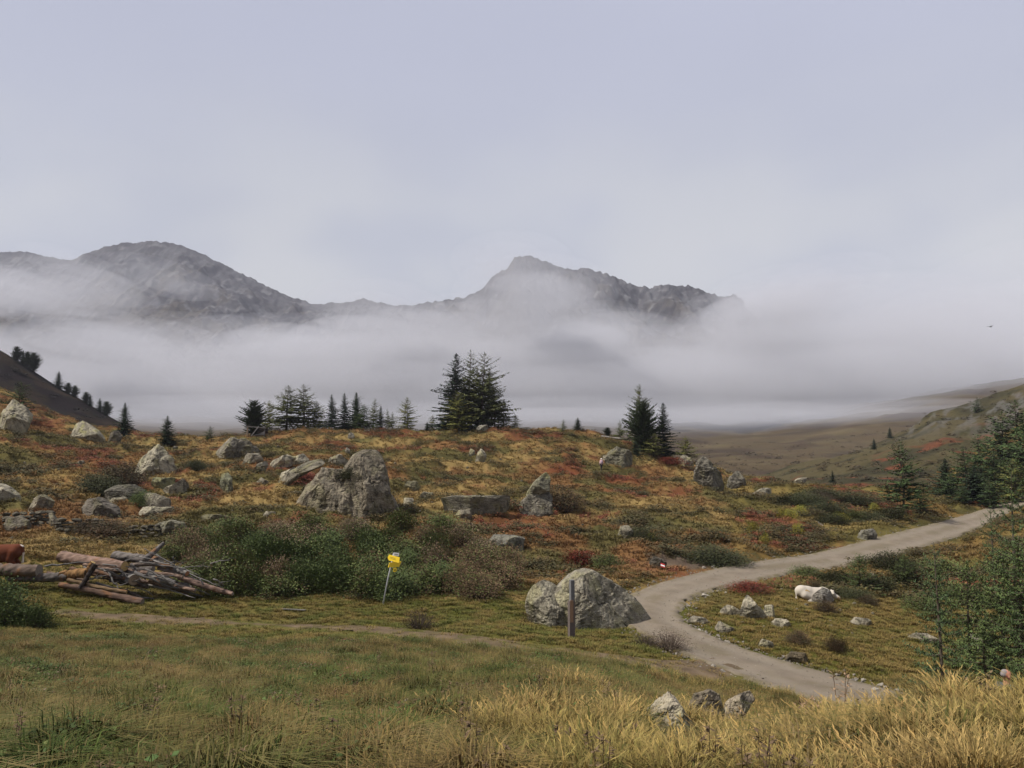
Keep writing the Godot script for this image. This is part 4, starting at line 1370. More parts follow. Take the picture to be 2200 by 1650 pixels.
	# left
	tree("spruce_b", 268, 865, 128, "broad dark spruce in front of the dark hillside", "", 1.15)
	tree("spruce_b", 361, 893, 117, "squat spruce between the dark hillside and the crest", "", 1.3)
	tree("larch_d", 452, 915, 122, "low brownish larch beside the layered slabs", "", 1.5)
	tree("larch_d", 40, 818, 128, "dim green tree behind the tall pale rock peak", "", 1.4)
	# on the dark hillside
	rng.seed = 31
	for e in [[35, 744, 773], [48, 752, 781], [58, 755, 786], [71, 757, 795], [125, 797, 831], [146, 822, 843], [160, 828, 851], [184, 842, 864], [193, 848, 869], [214, 855, 882], [228, 862, 891]]:
		tree("pine_a" if rng.randf() < 0.5 else "spruce_b", e[0], e[1], 300.0, "small dark conifer on the skyline of the dark left hillside", "conifers on the dark hillside", 1.25, at(e[0], e[2] + 4, 296.0))
	# on the right hillside
	for e in [[1912, 918, 938, 0], [1878, 942, 962, 0], [1984, 965, 1000, 2], [2030, 940, 975, 1], [2042, 946, 978, 1], [2060, 950, 982, 1], [2100, 852, 890, 2], [2140, 870, 900, 2], [1789, 1010, 1034, 1], [2058, 962, 1010, 1]]:
		var dd: float = 250.0 if e[1] < 930 else 215.0
		if e[0] == 1789:
			dd = 118.0
		tree(["spruce_b", "spruce_a", "larch_d"][e[3]], e[0], e[1], dd, "small lone conifer on the slope across the road" if e[0] < 1900 else "small conifer on the rocky right hillside", "conifers on the right hillside", 1.2, at(e[0], e[2] + 3, dd))
	# young wood beyond the end of the road
	tree("larch_d", 1932, 945, 86, "open brownish larch standing alone beyond the road", "", 1.25)
	tree("larch_d", 1968, 1040, 92, "low spreading larch beside the open brownish one", "", 1.7)
	var wood := "young larch wood at the end of the road"
	for e in [["larch_d", 2035, 1012, 104], ["spruce_b", 2024, 985, 112], ["larch_d", 2068, 960, 108], ["larch_d", 2100, 935, 112], ["spruce_b", 2085, 1000, 101], ["larch_d", 2130, 968, 104], ["larch_d", 2150, 885, 118], ["larch_d", 2185, 860, 116], ["larch_d", 2205, 905, 104], ["larch_c", 2172, 985, 100], ["larch_d", 2118, 1030, 98], ["larch_d", 2060, 1045, 99]]:
		tree(e[0], e[1], e[2], e[3], "dark green larch in the young wood at the end of the road" if e[0] == "larch_d" else ("dark spruce in the young wood at the end of the road" if e[0] == "spruce_b" else "yellow-green larch among the young wood"), wood, 1.75)
	# close by
	var m := brushy_larch(4.6, 1.35, 41, Color(0.060, 0.088, 0.038))
	protos["near"] = [m[0], m[1], 4.6, "young_larch"]
	tree("near", 1996, 1165, 22.5, "young larch with sparse brush-like branches beside the road", "", 1.0)
	m = brushy_larch(8.0, 2.3, 43, Color(0.066, 0.098, 0.038))
	protos["near_tall"] = [m[0], m[1], 8.0, "larch_tree"]
	tree("near_tall", 2205, 905, 27.0, "big feathery larch at the edge of the meadow hiding the end of the road", "", 0.95)
	m = brushy_larch(3.0, 1.3, 47, Color(0.078, 0.104, 0.036))
	protos["near_low"] = [m[0], m[1], 3.0, "young_larch"]
	tree("near_low", 1835, 1190, 47.0, "low green larch scrub beside the far straight of the road", "", 1.8)
	tree("near_low", 2062, 1200, 33.0, "bushy young larch between the sparse one and the big one", "", 1.2)
	tree("near_low", 2172, 1150, 32.0, "dense young larch at the foot of the big feathery one", "", 1.3)
	tree("near_tall", 2118, 1075, 47.0, "feathery larch nearest to the end of the road", "", 0.9)
	tree("near_low", 2130, 1180, 36.0, "young larch behind the branches of the big larch", "", 1.4)
	tree("near_tall", 2165, 985, 36.0, "second feathery larch rising behind the big one", "", 0.9)
	tree("near_low", 2090, 1330, 26.0, "knee-high larch growth in front of the pale flat slab", "", 1.6)
	tree("near_low", 2000, 1215, 42.0, "young larch at the edge of the scrub behind the sparse one", "", 1.5)
	tree("near_low", 1930, 1190, 50.0, "young larch in the scrub below the end of the road", "", 1.6)

# ---------------------------------------------------------------- bushes
func bush(kind: String, u: float, v: float, wide: float, tall: float, label: String, group := "", d := 0.0, lift := 0.0) -> void:
	var p := spot(u, v, 24.0) if d == 0.0 else on_ground(u, d)
	p.y += lift
	var pro: Array = protos[kind]
	var t := thing(pro[2], label, "bush", p, fmod(u * 2.3 + v, TAU), group)
	t.scale = Vector3(wide / 2.0, tall / 1.6, wide / 2.0)
	piece("stems", pro[0], mats.trunk, t)
	piece("foliage", pro[1], mats.leaf, t)
func bushes() -> void:
	var g1 := Color(0.058, 0.080, 0.025)
	var g2 := Color(0.096, 0.114, 0.034)
	var tan := Color(0.150, 0.100, 0.055)
	var brown := Color(0.085, 0.055, 0.028)
	var pink := Color(0.23, 0.165, 0.11)
	for e in [["leafy", 0.085, 90, 62, [g1, g1, g2], "leafy_shrub"], ["leafy2", 0.085, 90, 62, [g1, g2, g2, brown], "leafy_shrub"], ["seedy", 0.075, 95, 60, [g2, brown, tan, pink], "seeding_shrub"], ["seedy2", 0.07, 95, 60, [brown, tan, brown, g2], "seeding_shrub"], ["juniper", 0.10, 110, 60, [Color(0.034, 0.040, 0.016), Color(0.045, 0.046, 0.018)], "juniper_bush"], ["brown", 0.07, 100, 55, [Color(0.060, 0.040, 0.022), Color(0.085, 0.05, 0.025), Color(0.05, 0.045, 0.02)], "brown_bush"], ["yellow", 0.12, 40, 40, [Color(0.24, 0.19, 0.03), Color(0.17, 0.17, 0.03)], "fern"], ["red", 0.08, 70, 50, [Color(0.16, 0.03, 0.02), Color(0.13, 0.035, 0.02)], "red_shrub"], ["twiggy", 0.05, 80, 34, [Color(0.10, 0.07, 0.05), Color(0.075, 0.055, 0.04)], "withered_bush"]]:
		var m := bush_meshes(2.0, 1.6, 2.0, e[1], e[2], e[3], hash(e[0]) % 1000, e[4], 0.22 if e[0] == "juniper" else 0.4)
		protos[e[0]] = [m[0], m[1], e[5]]
	rng.seed = 12
	var thicket := "shrubs of the thicket below the great boulder"
	for row in [[1277, 470, 1100, 62, 1.5], [1256, 450, 1115, 70, 1.7], [1228, 420, 1105, 74, 1.8], [1196, 400, 1080, 78, 1.7], [1168, 440, 1030, 80, 1.5], [1142, 520, 960, 86, 1.3]]:
		var u: float = row[1] + rng.randf_range(-15, 15)
		while u < row[2]:
			var x := u + rng.randf_range(-14, 14)
			var k := "leafy"
			if x < 560 or x > 980:
				k = "seedy" if rng.randf() < 0.6 else "seedy2"
				if x < 700 and rng.randf() < 0.6:
					k = "leafy2"
			elif rng.randf() < 0.35:
				k = "leafy2"
			elif rng.randf() < 0.2 or row[0] < 1170:
				k = "seedy"
			if x > 1000 and row[0] > 1220:
				k = "seedy2"
			bush(k, x, row[0] + rng.randf_range(-8, 8), rng.randf_range(1.9, 2.7), row[4] * rng.randf_range(0.75, 1.15), {"leafy": "dark green leafy shrub in the thicket below the great boulder", "leafy2": "mottled green and brown shrub in the thicket below the great boulder", "seedy": "shrub with pale withered seed heads in the thicket", "seedy2": "brown withered shrub in the thicket below the great boulder"}[k], thicket)
			u += row[3]
	bush("juniper", 762, 1020, 2.6, 1.1, "dark juniper growing on the shoulder of the great boulder", "", hit(745, 1100, 40.0) + 0.6, at(762, 1028, hit(745, 1100, 40.0)).y - on_ground(762, hit(745, 1100, 40.0) + 0.6).y)
	bush("brown", 1214, 1095, 3.4, 2.0, "dark brown bush beside the rock with the pointed cap")
	bush("brown", 1180, 1085, 2.2, 1.6, "small twiggy bush at the foot of the pointed cap rock")
	bush("juniper", 425, 1008, 1.9, 1.2, "round nearly black juniper in the ochre grass")
	bush("brown", 268, 1062, 4.2, 2.2, "wide brown bush hanging over the smooth dark boulder")
	bush("juniper", 222, 1066, 3.2, 1.8, "dark green juniper beside the wide brown bush")
	bush("leafy", 312, 1085, 1.6, 1.3, "small bright green bush in front of the grey wedge rock")
	bush("brown", 240, 1150, 3.2, 1.0, "dark low bush in front of the dry stone wall")
	bush("brown", 195, 1148, 2.0, 0.8, "smaller dark bush in the gap of the dry stone wall")
	bush("leafy", 30, 1345, 2.0, 1.9, "dense dark green bush at the near end of the log pile")
	bush("leafy", 95, 1350, 1.4, 1.1, "lower green bush beside the dense dark one")
	bush("leafy2", 380, 1210, 1.8, 1.2, "green bush at the back of the log pile")
	bush("twiggy", 1428, 1395, 1.7, 0.9, "dark twiggy bush at the foot of the roadside boulder")
	bush("twiggy", 1380, 1385, 1.1, 0.6, "small twiggy bush leaning on the roadside boulder")
	bush("seedy2", 1150, 1340, 1.2, 0.7, "russet weeds at the foot of the rounded end of the roadside boulder")
	bush("twiggy", 905, 1352, 1.5, 1.0, "withered brown weeds between the two ends of the dirt track")
	bush("juniper", 1380, 1165, 2.6, 1.2, "dark bush with yellow tips in the grassy hollow")
	bush("yellow", 1395, 1168, 0.8, 0.8, "yellow fern in front of the dark bush in the hollow", "yellow ferns")
	bush("juniper", 1530, 1210, 4.0, 1.2, "low dark green bush above the road bank")
	bush("red", 1245, 1210, 2.4, 0.8, "deep red shrub behind the roadside boulder")
	bush("leafy2", 1300, 1220, 1.8, 0.8, "green bush behind the roadside boulder")
	bush("red", 1600, 1272, 2.4, 0.5, "red shrub on the bank inside the road bend")
	bush("red", 390, 1040, 1.6, 0.5, "crimson shrub beside the sharp-edged pale block")
	bush("red", 655, 1030, 2.4, 0.6, "crimson shrub under the long ramp slab")
	bush("red", 610, 1000, 2.2, 0.6, "crimson shrub along the smooth dome slab")
	bush("red", 1440, 1000, 4.0, 1.0, "large rust red shrub patch under the dark spruce")
	bush("juniper", 1230, 1145, 2.0, 0.6, "low dark cushion bush in the middle of the slope")
	for e in [[1690, 1112, 1.4], [1712, 1106, 1.2], [1674, 1116, 1.0], [1705, 1148, 0.9], [1636, 1170, 0.8], [1612, 1152, 0.9], [1870, 1100, 1.0]]:
		bush("yellow", e[0], e[1], e[2], 1.0, "bright yellow fern on the heathery bank above the road", "yellow ferns")
	for e in [[1800, 1122, 1.8], [1830, 1116, 1.6]]:
		bush("leafy2" if e[0] > 1810 else "yellow", e[0], e[1], e[2], 1.0, "lime green fern on the dark bank above the road", "yellow ferns")
	for e in [[1770, 1100, 4.0], [1830, 1085, 4.5], [1730, 1090, 3.5], [1690, 1085, 3.6], [1760, 1070, 4.0], [1900, 1110, 3.5], [1860, 1125, 3.0], [1780, 1128, 3.0]]:
		bush("juniper", e[0], e[1], e[2], 1.3, "dark juniper on the heathery hump above the road", "junipers on the heathery hump")
	bush("twiggy", 1760, 1082, 3.0, 1.6, "bare grey thornbush in the middle of the junipers")
	for e in [[1780, 1255, 2.2, 0.9], [1720, 1240, 2.0, 0.7], [1860, 1265, 2.6, 1.0], [1930, 1255, 2.6, 1.1], [1900, 1225, 3.0, 1.2], [2000, 1235, 3.0, 1.3], [1820, 1285, 1.8, 0.7], [2040, 1290, 2.4, 1.0], [1960, 1310, 2.0, 0.8], [2120, 1310, 2.2, 1.0]]:
		bush("juniper" if int(e[0]) % 40 else "leafy2", e[0], e[1], e[2], e[3], "low green scrub on the slope below the road", "scrub below the road")
	for e in [[1700, 1385, 1.0], [1780, 1400, 1.0], [1740, 1270, 1.0], [1850, 1300, 1.2], [1760, 1315, 1.2]]:
		bush("brown", e[0], e[1], e[2], 0.6, "small brown cushion shrub below the road", "scrub below the road")

# ---------------------------------------------------------------- timber
func timber() -> void:
	var d := hit(250, 1285, 30.0)
	var bark := Color(0.16, 0.12, 0.095)
	var pinkish := Color(0.23, 0.155, 0.12)
	var silver := Color(0.19, 0.175, 0.16)
	var fresh := Color(0.42, 0.29, 0.12)
	var old := Color(0.22, 0.19, 0.15)
	log_thing("log", "thick grey log with a broken end at the near end of the pile", at(-70, 1222, d - 0.6), at(84, 1226, d - 0.5), 0.31, 0.31, bark, old, 1)
	log_thing("log", "dark log lying under the thick grey one", at(20, 1241, d - 0.4), at(148, 1239, d - 0.6), 0.2, 0.24, Color(0.12, 0.105, 0.095), Color(0.05, 0.04, 0.03), 2)
	log_thing("log", "broken log with bare orange wood in the middle of the pile", at(132, 1236, d - 0.5), at(188, 1231, d - 0.8), 0.22, 0.24, Color(0.25, 0.145, 0.065), Color(0.06, 0.04, 0.025), 3)
	log_thing("log", "short forked stub with bare orange wood standing up from the pile", at(182, 1238, d - 0.8), at(200, 1208, d - 0.8), 0.16, 0.13, Color(0.22, 0.12, 0.05), fresh, 4)
	log_thing("log", "dark stick log propped against the orange stub", at(172, 1264, d - 1.1), at(205, 1212, d - 0.9), 0.11, 0.13, Color(0.05, 0.04, 0.035), Color(0.1, 0.08, 0.06), 5)
	log_thing("log", "big scaly pink-brown log on top with a bright sawn end", at(133, 1196, d + 1.6), at(268, 1217, d - 0.4), 0.29, 0.25, pinkish, fresh, 6, 0.01)
	log_thing("log", "grey scaly log behind the big sawn one", at(246, 1194, d + 1.9), at(345, 1206, d + 1.0), 0.25, 0.22, Color(0.16, 0.14, 0.125), old, 7)
	log_thing("log", "short grey limb pointing up out of the pile", at(312, 1202, d + 0.6), at(353, 1166, d + 1.2), 0.17, 0.10, Color(0.14, 0.125, 0.115), silver, 8)
	log_thing("log", "pale short log with a round weathered sawn end", at(262, 1243, d + 0.6), at(288, 1246, d - 0.7), 0.27, 0.28, silver, Color(0.24, 0.18, 0.12), 9)
	log_thing("log", "long brown slab of bark at the front of the pile", at(128, 1256, d - 0.9), at(306, 1294, d - 1.4), 0.14, 0.19, Color(0.15, 0.10, 0.075), old, 10, 0.015)
	log_thing("log", "thin yellowish log lying over the bark slab", at(145, 1246, d - 0.9), at(272, 1272, d - 1.2), 0.10, 0.09, Color(0.19, 0.13, 0.075), fresh, 11)
	log_thing("log", "curved grey log bending down to the right end of the pile", at(318, 1232, d - 0.2), at(374, 1254, d - 0.7), 0.17, 0.15, silver, old, 12, 0.12)
	log_thing("log", "long grey log buried in the middle of the pile", at(200, 1232, d + 0.8), at(330, 1222, d + 0.4), 0.13, 0.15, Color(0.12, 0.105, 0.095), old, 13)
	log_thing("log", "grey weathered root at the far tip of the pile", at(386, 1240, d), at(500, 1276, d - 0.5), 0.15, 0.11, pinkish, old, 14, 0.03)
	log_thing("log", "broken limb with a reddish torn end beside the root", at(360, 1218, d + 0.3), at(402, 1232, d - 0.1), 0.15, 0.13, silver, Color(0.35, 0.17, 0.09), 15)
	log_thing("log", "dark log half hidden under the curved grey log", at(360, 1250, d - 0.2), at(412, 1264, d - 0.4), 0.14, 0.12, Color(0.11, 0.095, 0.085), old, 16)
	var sticks := "thin brown logs of the pile"
	for e in [[200, 1226, 330, 1252, .10], [230, 1238, 360, 1262, .09], [150, 1222, 250, 1240, .11], [260, 1222, 392, 1240, .10], [300, 1232, 420, 1268, .11], [340, 1220, 440, 1254, .09], [210, 1254, 300, 1282, .08], [280, 1214, 372, 1216, .10], [180, 1214, 262, 1226, .09], [320, 1246, 404, 1276, .08], [396, 1244, 470, 1270, .10], [236, 1246, 318, 1262, .10], [100, 1232, 190, 1250, .12], [170, 1250, 262, 1288, .09]]:
		rng.seed = int(e[0] * 3 + e[1])
		var a := at(e[0], e[1], d + rng.randf_range(-0.6, 0.5))
		var b := at(e[2], e[3], d + rng.randf_range(-0.9, 0.2))
		a.y = maxf(a.y, ground(a.x, a.z) + 0.06)
		b.y = maxf(b.y, ground(b.x, b.z) + 0.06)
		log_thing("log", "thin brown log among the branches of the pile", a, b, e[4] * 1.1, e[4] * 0.8, [Color(0.18, 0.11, 0.075), Color(0.21, 0.145, 0.11), Color(0.17, 0.135, 0.11)][rng.randi() % 3], old, int(e[0]), 0.04, sticks)
	var heap := "bare branches of the log pile"
	var key := 100
	for e in [[280, 1212, 330, 1262, .05], [292, 1232, 436, 1282, .085], [300, 1252, 420, 1284, .05], [336, 1192, 412, 1230, .045], [203, 1242, 272, 1250, .05], [250, 1222, 318, 1262, .04], [452, 1210, 494, 1203, .04], [398, 1218, 452, 1217, .035], [300, 1207, 402, 1224, .05], [240, 1272, 326, 1262, .03], [98, 1217, 206, 1207, .05], [212, 1222, 262, 1240, .05], [268, 1206, 306, 1190, .025], [232, 1228, 258, 1268, .06], [322, 1238, 395, 1236, .045], [262, 1236, 300, 1228, .04], [410, 1240, 472, 1275, .05], [430, 1245, 452, 1272, .04], [460, 1243, 480, 1258, .05], [372, 1196, 376, 1214, .05], [310, 1178, 350, 1200, .02], [150, 1262, 330, 1300, .07], [185, 1246, 240, 1236, .045], [340, 1215, 372, 1222, .04], [256, 1258, 318, 1240, .03], [220, 1212, 300, 1220, .035], [270, 1226, 350, 1244, .06], [310, 1222, 388, 1262, .055], [290, 1240, 372, 1268, .05], [330, 1204, 430, 1236, .04], [240, 1232, 330, 1278, .05], [392, 1228, 480, 1262, .045], [345, 1234, 452, 1279, .06], [205, 1252, 300, 1274, .05], [160, 1228, 262, 1222, .045], [300, 1196, 372, 1210, .03], [180, 1218, 246, 1252, .04], [352, 1248, 420, 1276, .05]]:
		rng.seed = key
		var a := at(e[0], e[1], d + rng.randf_range(-0.9, 0.2))
		var b := at(e[2], e[3], d + rng.randf_range(-1.0, 0.3))
		a.y = maxf(a.y, ground(a.x, a.z) + 0.03)
		b.y = maxf(b.y, ground(b.x, b.z) + 0.03)
		branch("bare weathered branch in the log pile", [a, a.lerp(b, 0.5) + Vector3(0, rng.randf_range(-0.02, 0.10), 0.1), b], e[4], e[4] * 0.45, Color(0.20, 0.185, 0.17) * rng.randf_range(0.55, 1.15), key, 2, heap)
		key += 1
	# an old board by the track
	var p := spot(640, 1316, 24.0)
	var t := thing("old_board", "weathered grey board lying in the grass beside the dirt track", "board", p)
	for k in 2:
		var s := Shape.new()
		s.box(Vector3(0.05 * k, 0.09 + 0.012 * k, 0.10 * k), Vector3(0.62 - 0.08 * k, -0.03, 0.0), Vector3(0, 0.022, 0), Vector3(0.0, 0.0, 0.045), Color(0.24, 0.22, 0.19) * (1.0 - 0.25 * k))
		piece("plank", s.mesh(true), mats.bark, t)
	# fallen trunk on the crest
	log_thing("fallen_trunk", "pale fallen trunk under the thin grey larch on the crest", at(1292, 938, 128), at(1352, 944, 127), 0.22, 0.14, Color(0.30, 0.28, 0.25), old, 30)
	log_thing("fallen_trunk", "grey fallen stem pointing down the heathery bank", at(1755, 1122, 78), at(1796, 1150, 72), 0.16, 0.10, Color(0.24, 0.22, 0.2), old, 31)
	# ruined hut
	var hd := 130.0
	var hp := on_ground(555, hd)
	var hut := thing("ruined_hut", "small collapsed wooden hut under the dark ragged pine", "hut", hp)
	var px := hd / F
	var wood := Color(0.13, 0.11, 0.095)
	var put := func(called: String, a: Vector2, b: Vector2, z: float, wide: float, deep: float, c: Color) -> void:
		var s := Shape.new()
		var m := (a + b) / 2.0
		var h := (b - a) / 2.0
		var n := Vector2(-h.y, h.x).normalized() * wide
		s.box(Vector3(m.x * px, m.y * px, z), Vector3(h.x * px, h.y * px, 0), Vector3(n.x, n.y, 0), Vector3(0, 0, deep), c)
		piece(called, s.mesh(true), mats.bark, hut)
	put.call("post", Vector2(-20, -4), Vector2(-18, 17), 0.9, 0.09, 0.09, Color(0.32, 0.24, 0.17))
	put.call("post", Vector2(18, -4), Vector2(18, 12), 0.9, 0.08, 0.08, wood)
	put.call("post", Vector2(-19, -4), Vector2(-18, 19), -0.9, 0.08, 0.08, wood)
	put.call("leaning_pole", Vector2(-9, -3), Vector2(7, 18), 1.25, 0.06, 0.06, Color(0.34, 0.32, 0.3))
	put.call("roof_beam", Vector2(-22, 18), Vector2(20, 14), 0.9, 0.09, 0.1, Color(0.22, 0.2, 0.18))
	for k in 5:
		put.call("wall_plank", Vector2(-18, 1 + k * 3.3), Vector2(18, 0 + k * 2.9), -0.9, 0.11, 0.03, wood * (0.4 + 0.06 * k))
	for k in 4:
		put.call("roof_plank", Vector2(-22 + k * 2, 19.5 - k * 0.2), Vector2(20, 15.5 - k * 0.2), 0.65 - k * 0.45, 0.03, 0.2, Color(0.12, 0.105, 0.09))
	for k in 4:
		put.call("fallen_plank", Vector2(-4 + k * 4, -1 + k), Vector2(19, 0.5 + k * 2.0), 1.1, 0.06, 0.04, Color(0.27, 0.25, 0.23) * (0.8 + 0.1 * k))

# ---------------------------------------------------------------- post and signs
func signs() -> void:
	var p := spot(1225, 1372, 24.0)
	var top := at(1225, 1246, -p.z).y - p.y
	var t := thing("wooden_post", "old squared wooden post with a bare orange patch in front of the boulder", "post", p, 0.35)
	var s := Shape.new()
	s.box(Vector3(0, top * 0.32 - 0.15, 0), Vector3(0.125, 0, 0), Vector3(0, top * 0.32 + 0.15, 0), Vector3(0, 0, 0.11), Color(0.165, 0.135, 0.12))
	piece("beam", s.mesh(true), mats.bark, t)
	s = Shape.new()
	s.box(Vector3(0.03, top * 0.82, 0), Vector3(0.085, 0, 0), Vector3(0, top * 0.18, 0), Vector3(0, 0, 0.10), Color(0.19, 0.185, 0.185))
	piece("upper_beam", s.mesh(true), mats.bark, t)
	s = Shape.new()
	s.box(Vector3(-0.03, top * 0.47, 0.112), Vector3(0.07, 0, 0), Vector3(0, top * 0.19, 0), Vector3(0, 0, 0.008), Color(0.36, 0.22, 0.14))
	piece("bare_patch", s.mesh(true), mats.bark, t)
	# signpost
	p = spot(826, 1299, 24.0)
	var d := -p.z
	var px := d / F
	t = thing("signpost", "leaning grey steel signpost with yellow hiking arrows in front of the thicket", "signpost", p)
	var at_px := func(u: float, v: float, z: float) -> Vector3:
		return at(u, v, d - z) - p
	s = Shape.new()
	var head: Vector3 = at_px.call(846, 1189, 0.0)
	s.tube(PackedVector3Array([Vector3(0, -0.3, 0), head * 0.5, head]), PackedFloat32Array([0.035, 0.035, 0.035]), 10, Color.WHITE)
	piece("pole", s.mesh(), mats.steel, t)
	var plate := func(called: String, outline: Array, z: float, mat: Material, yaw: float, lines: Array) -> void:
		var c := Vector2.ZERO
		for k in range(0, outline.size(), 2):
			c += Vector2(outline[k], outline[k + 1]) / (outline.size() / 2.0)
		var poly := PackedVector2Array()
		for k in range(0, outline.size(), 2):
			poly.append(Vector2((outline[k] - c.x) / cos(yaw), c.y - outline[k + 1]) * px)
		var f := Shape.new()
		var n := poly.size()
		for face in 2:
			for k in range(1, n - 1):
				var zz := 0.012 if face == 0 else -0.012
				var a := Vector3(poly[0].x, poly[0].y, zz)
				var b := Vector3(poly[k].x, poly[k].y, zz)
				var e := Vector3(poly[k + 1].x, poly[k + 1].y, zz)
				if face == 0:
					f.tri(a, b, e, Color.WHITE)
				else:
					f.tri(a, e, b, Color.WHITE)
		for k in n:
			var a := poly[k]
			var b := poly[(k + 1) % n]
			f.tri(Vector3(a.x, a.y, 0.012), Vector3(a.x, a.y, -0.012), Vector3(b.x, b.y, 0.012), Color.WHITE)
			f.tri(Vector3(b.x, b.y, 0.012), Vector3(a.x, a.y, -0.012), Vector3(b.x, b.y, -0.012), Color.WHITE)
		var o := piece(called, f.mesh(true), mat, t)
		o.position = at_px.call(c.x, c.y, z)
		o.rotation.y = yaw
		for l in lines:
			var g := Shape.new()
			g.box(Vector3(l[0] * px, l[1] * px, 0.0145), Vector3(l[2] * px, l[3] * px, 0), Vector3(0, l[4] * px, 0), Vector3(0, 0, 0.002), Color.WHITE)
			piece("lettering", g.mesh(true), mats.ink, o)
	plate.call("number_plate", [845.5, 1187, 857.5, 1188.5, 856.5, 1195, 845, 1193.5], 0.05, mats.white, 0.1, [[0, 0.2, 3.5, -0.3, 0.5]])
	plate.call("arrow_board", [832, 1198.5, 835.5, 1192.5, 860, 1196.5, 858.5, 1208, 835, 1204.5], 0.06, mats.yellow, -0.5, [[0, 1.6, 7, -1.0, 0.3], [1, -1.0, 6.5, -0.95, 0.3]])
	plate.call("lower_arrow_board", [838.5, 1207.5, 860, 1208, 856, 1219, 836, 1217], 0.09, mats.yellow, 0.8, [])
	plate.call("round_mark", [845, 1220.5, 850.5, 1219.5, 853, 1223, 851, 1228, 847.5, 1229, 844.5, 1227.5], 0.05, mats.yellow, 0.1, [[0, 0, 1.6, 0, 1.2]])

# ---------------------------------------------------------------- people and animals
func person_bones(h: float, skin: Color, hair: Color, top: Color, legs: Color, shoe: Color, stride: float) -> Array:      # faces -z
	var k := h / 1.75
	var b := []
	var add := func(a: Vector3, c: Vector3, r0: float, r1: float, col: Color) -> void:
		b.append([a * k, c * k, r0 * k, r1 * k, col])
	add.call(Vector3(0, 0.98, 0), Vector3(0, 1.15, 0), 0.145, 0.13, top)
	add.call(Vector3(-0.05, 1.15, 0), Vector3(-0.07, 1.36, 0.0), 0.12, 0.11, top)
	add.call(Vector3(0.05, 1.15, 0), Vector3(0.07, 1.36, 0.0), 0.12, 0.11, top)
	add.call(Vector3(-0.17, 1.42, 0), Vector3(0.17, 1.42, 0), 0.06, 0.06, top)
	add.call(Vector3(0, 1.44, 0), Vector3(0, 1.54, -0.02), 0.055, 0.052, skin)
	add.call(Vector3(0, 1.60, -0.03), Vector3(0, 1.66, -0.015), 0.075, 0.09, skin)
	add.call(Vector3(0, 1.66, 0.06), Vector3(0, 1.70, 0.03), 0.052, 0.06, hair)
	add.call(Vector3(0, 1.615, -0.10), Vector3(0, 1.60, -0.122), 0.014, 0.018, skin)
	for s in [-1.0, 1.0]:
		var f: float = stride * s
		add.call(Vector3(s * 0.095, 0.95, 0), Vector3(s * 0.10, 0.52, -f * 0.5 - 0.03), 0.10, 0.065, legs)
		add.call(Vector3(s * 0.10, 0.52, -f * 0.5 - 0.03), Vector3(s * 0.10, 0.10, -f * 0.9 + 0.04), 0.062, 0.045, legs)
		add.call(Vector3(s * 0.10, 0.05, -f * 0.9 + 0.05), Vector3(s * 0.11, 0.04, -f * 0.9 - 0.14), 0.045, 0.035, shoe)
		add.call(Vector3(s * 0.19, 1.40, 0), Vector3(s * 0.25, 1.13, f * 0.3), 0.052, 0.043, top)
		add.call(Vector3(s * 0.25, 1.13, f * 0.3), Vector3(s * 0.24, 0.92, f * 0.3 - 0.12), 0.042, 0.032, top)
		add.call(Vector3(s * 0.24, 0.90, f * 0.3 - 0.13), Vector3(s * 0.235, 0.84, f * 0.3 - 0.16), 0.034, 0.03, skin)
		for j in 4:
			add.call(Vector3(s * 0.235, 0.84, f * 0.3 - 0.14 - 0.017 * j), Vector3(s * 0.22, 0.77 + 0.008 * absf(j - 1.5), f * 0.3 - 0.15 - 0.017 * j), 0.009, 0.008, skin)
		add.call(Vector3(s * 0.225, 0.88, f * 0.3 - 0.17), Vector3(s * 0.20, 0.83, f * 0.3 - 0.20), 0.011, 0.009, skin)
		add.call(Vector3(s * 0.09, 1.63, 0.0), Vector3(s * 0.095, 1.61, 0.01), 0.018, 0.014, skin)
	return b
func ball(r: Vector3, col: Color, at_: Vector3, part := 1.0) -> Shape:
	var s := Shape.new()
	for y in 9:
		var e := PI * part * y / 8.0
		for x in 17:
			var a := TAU * x / 16.0
			s.v.append(at_ + Vector3(sin(e) * cos(a) * r.x, cos(e) * r.y, sin(e) * sin(a) * r.z))
			s.c.append(col)
	s.sheet(17, 9)
	return s
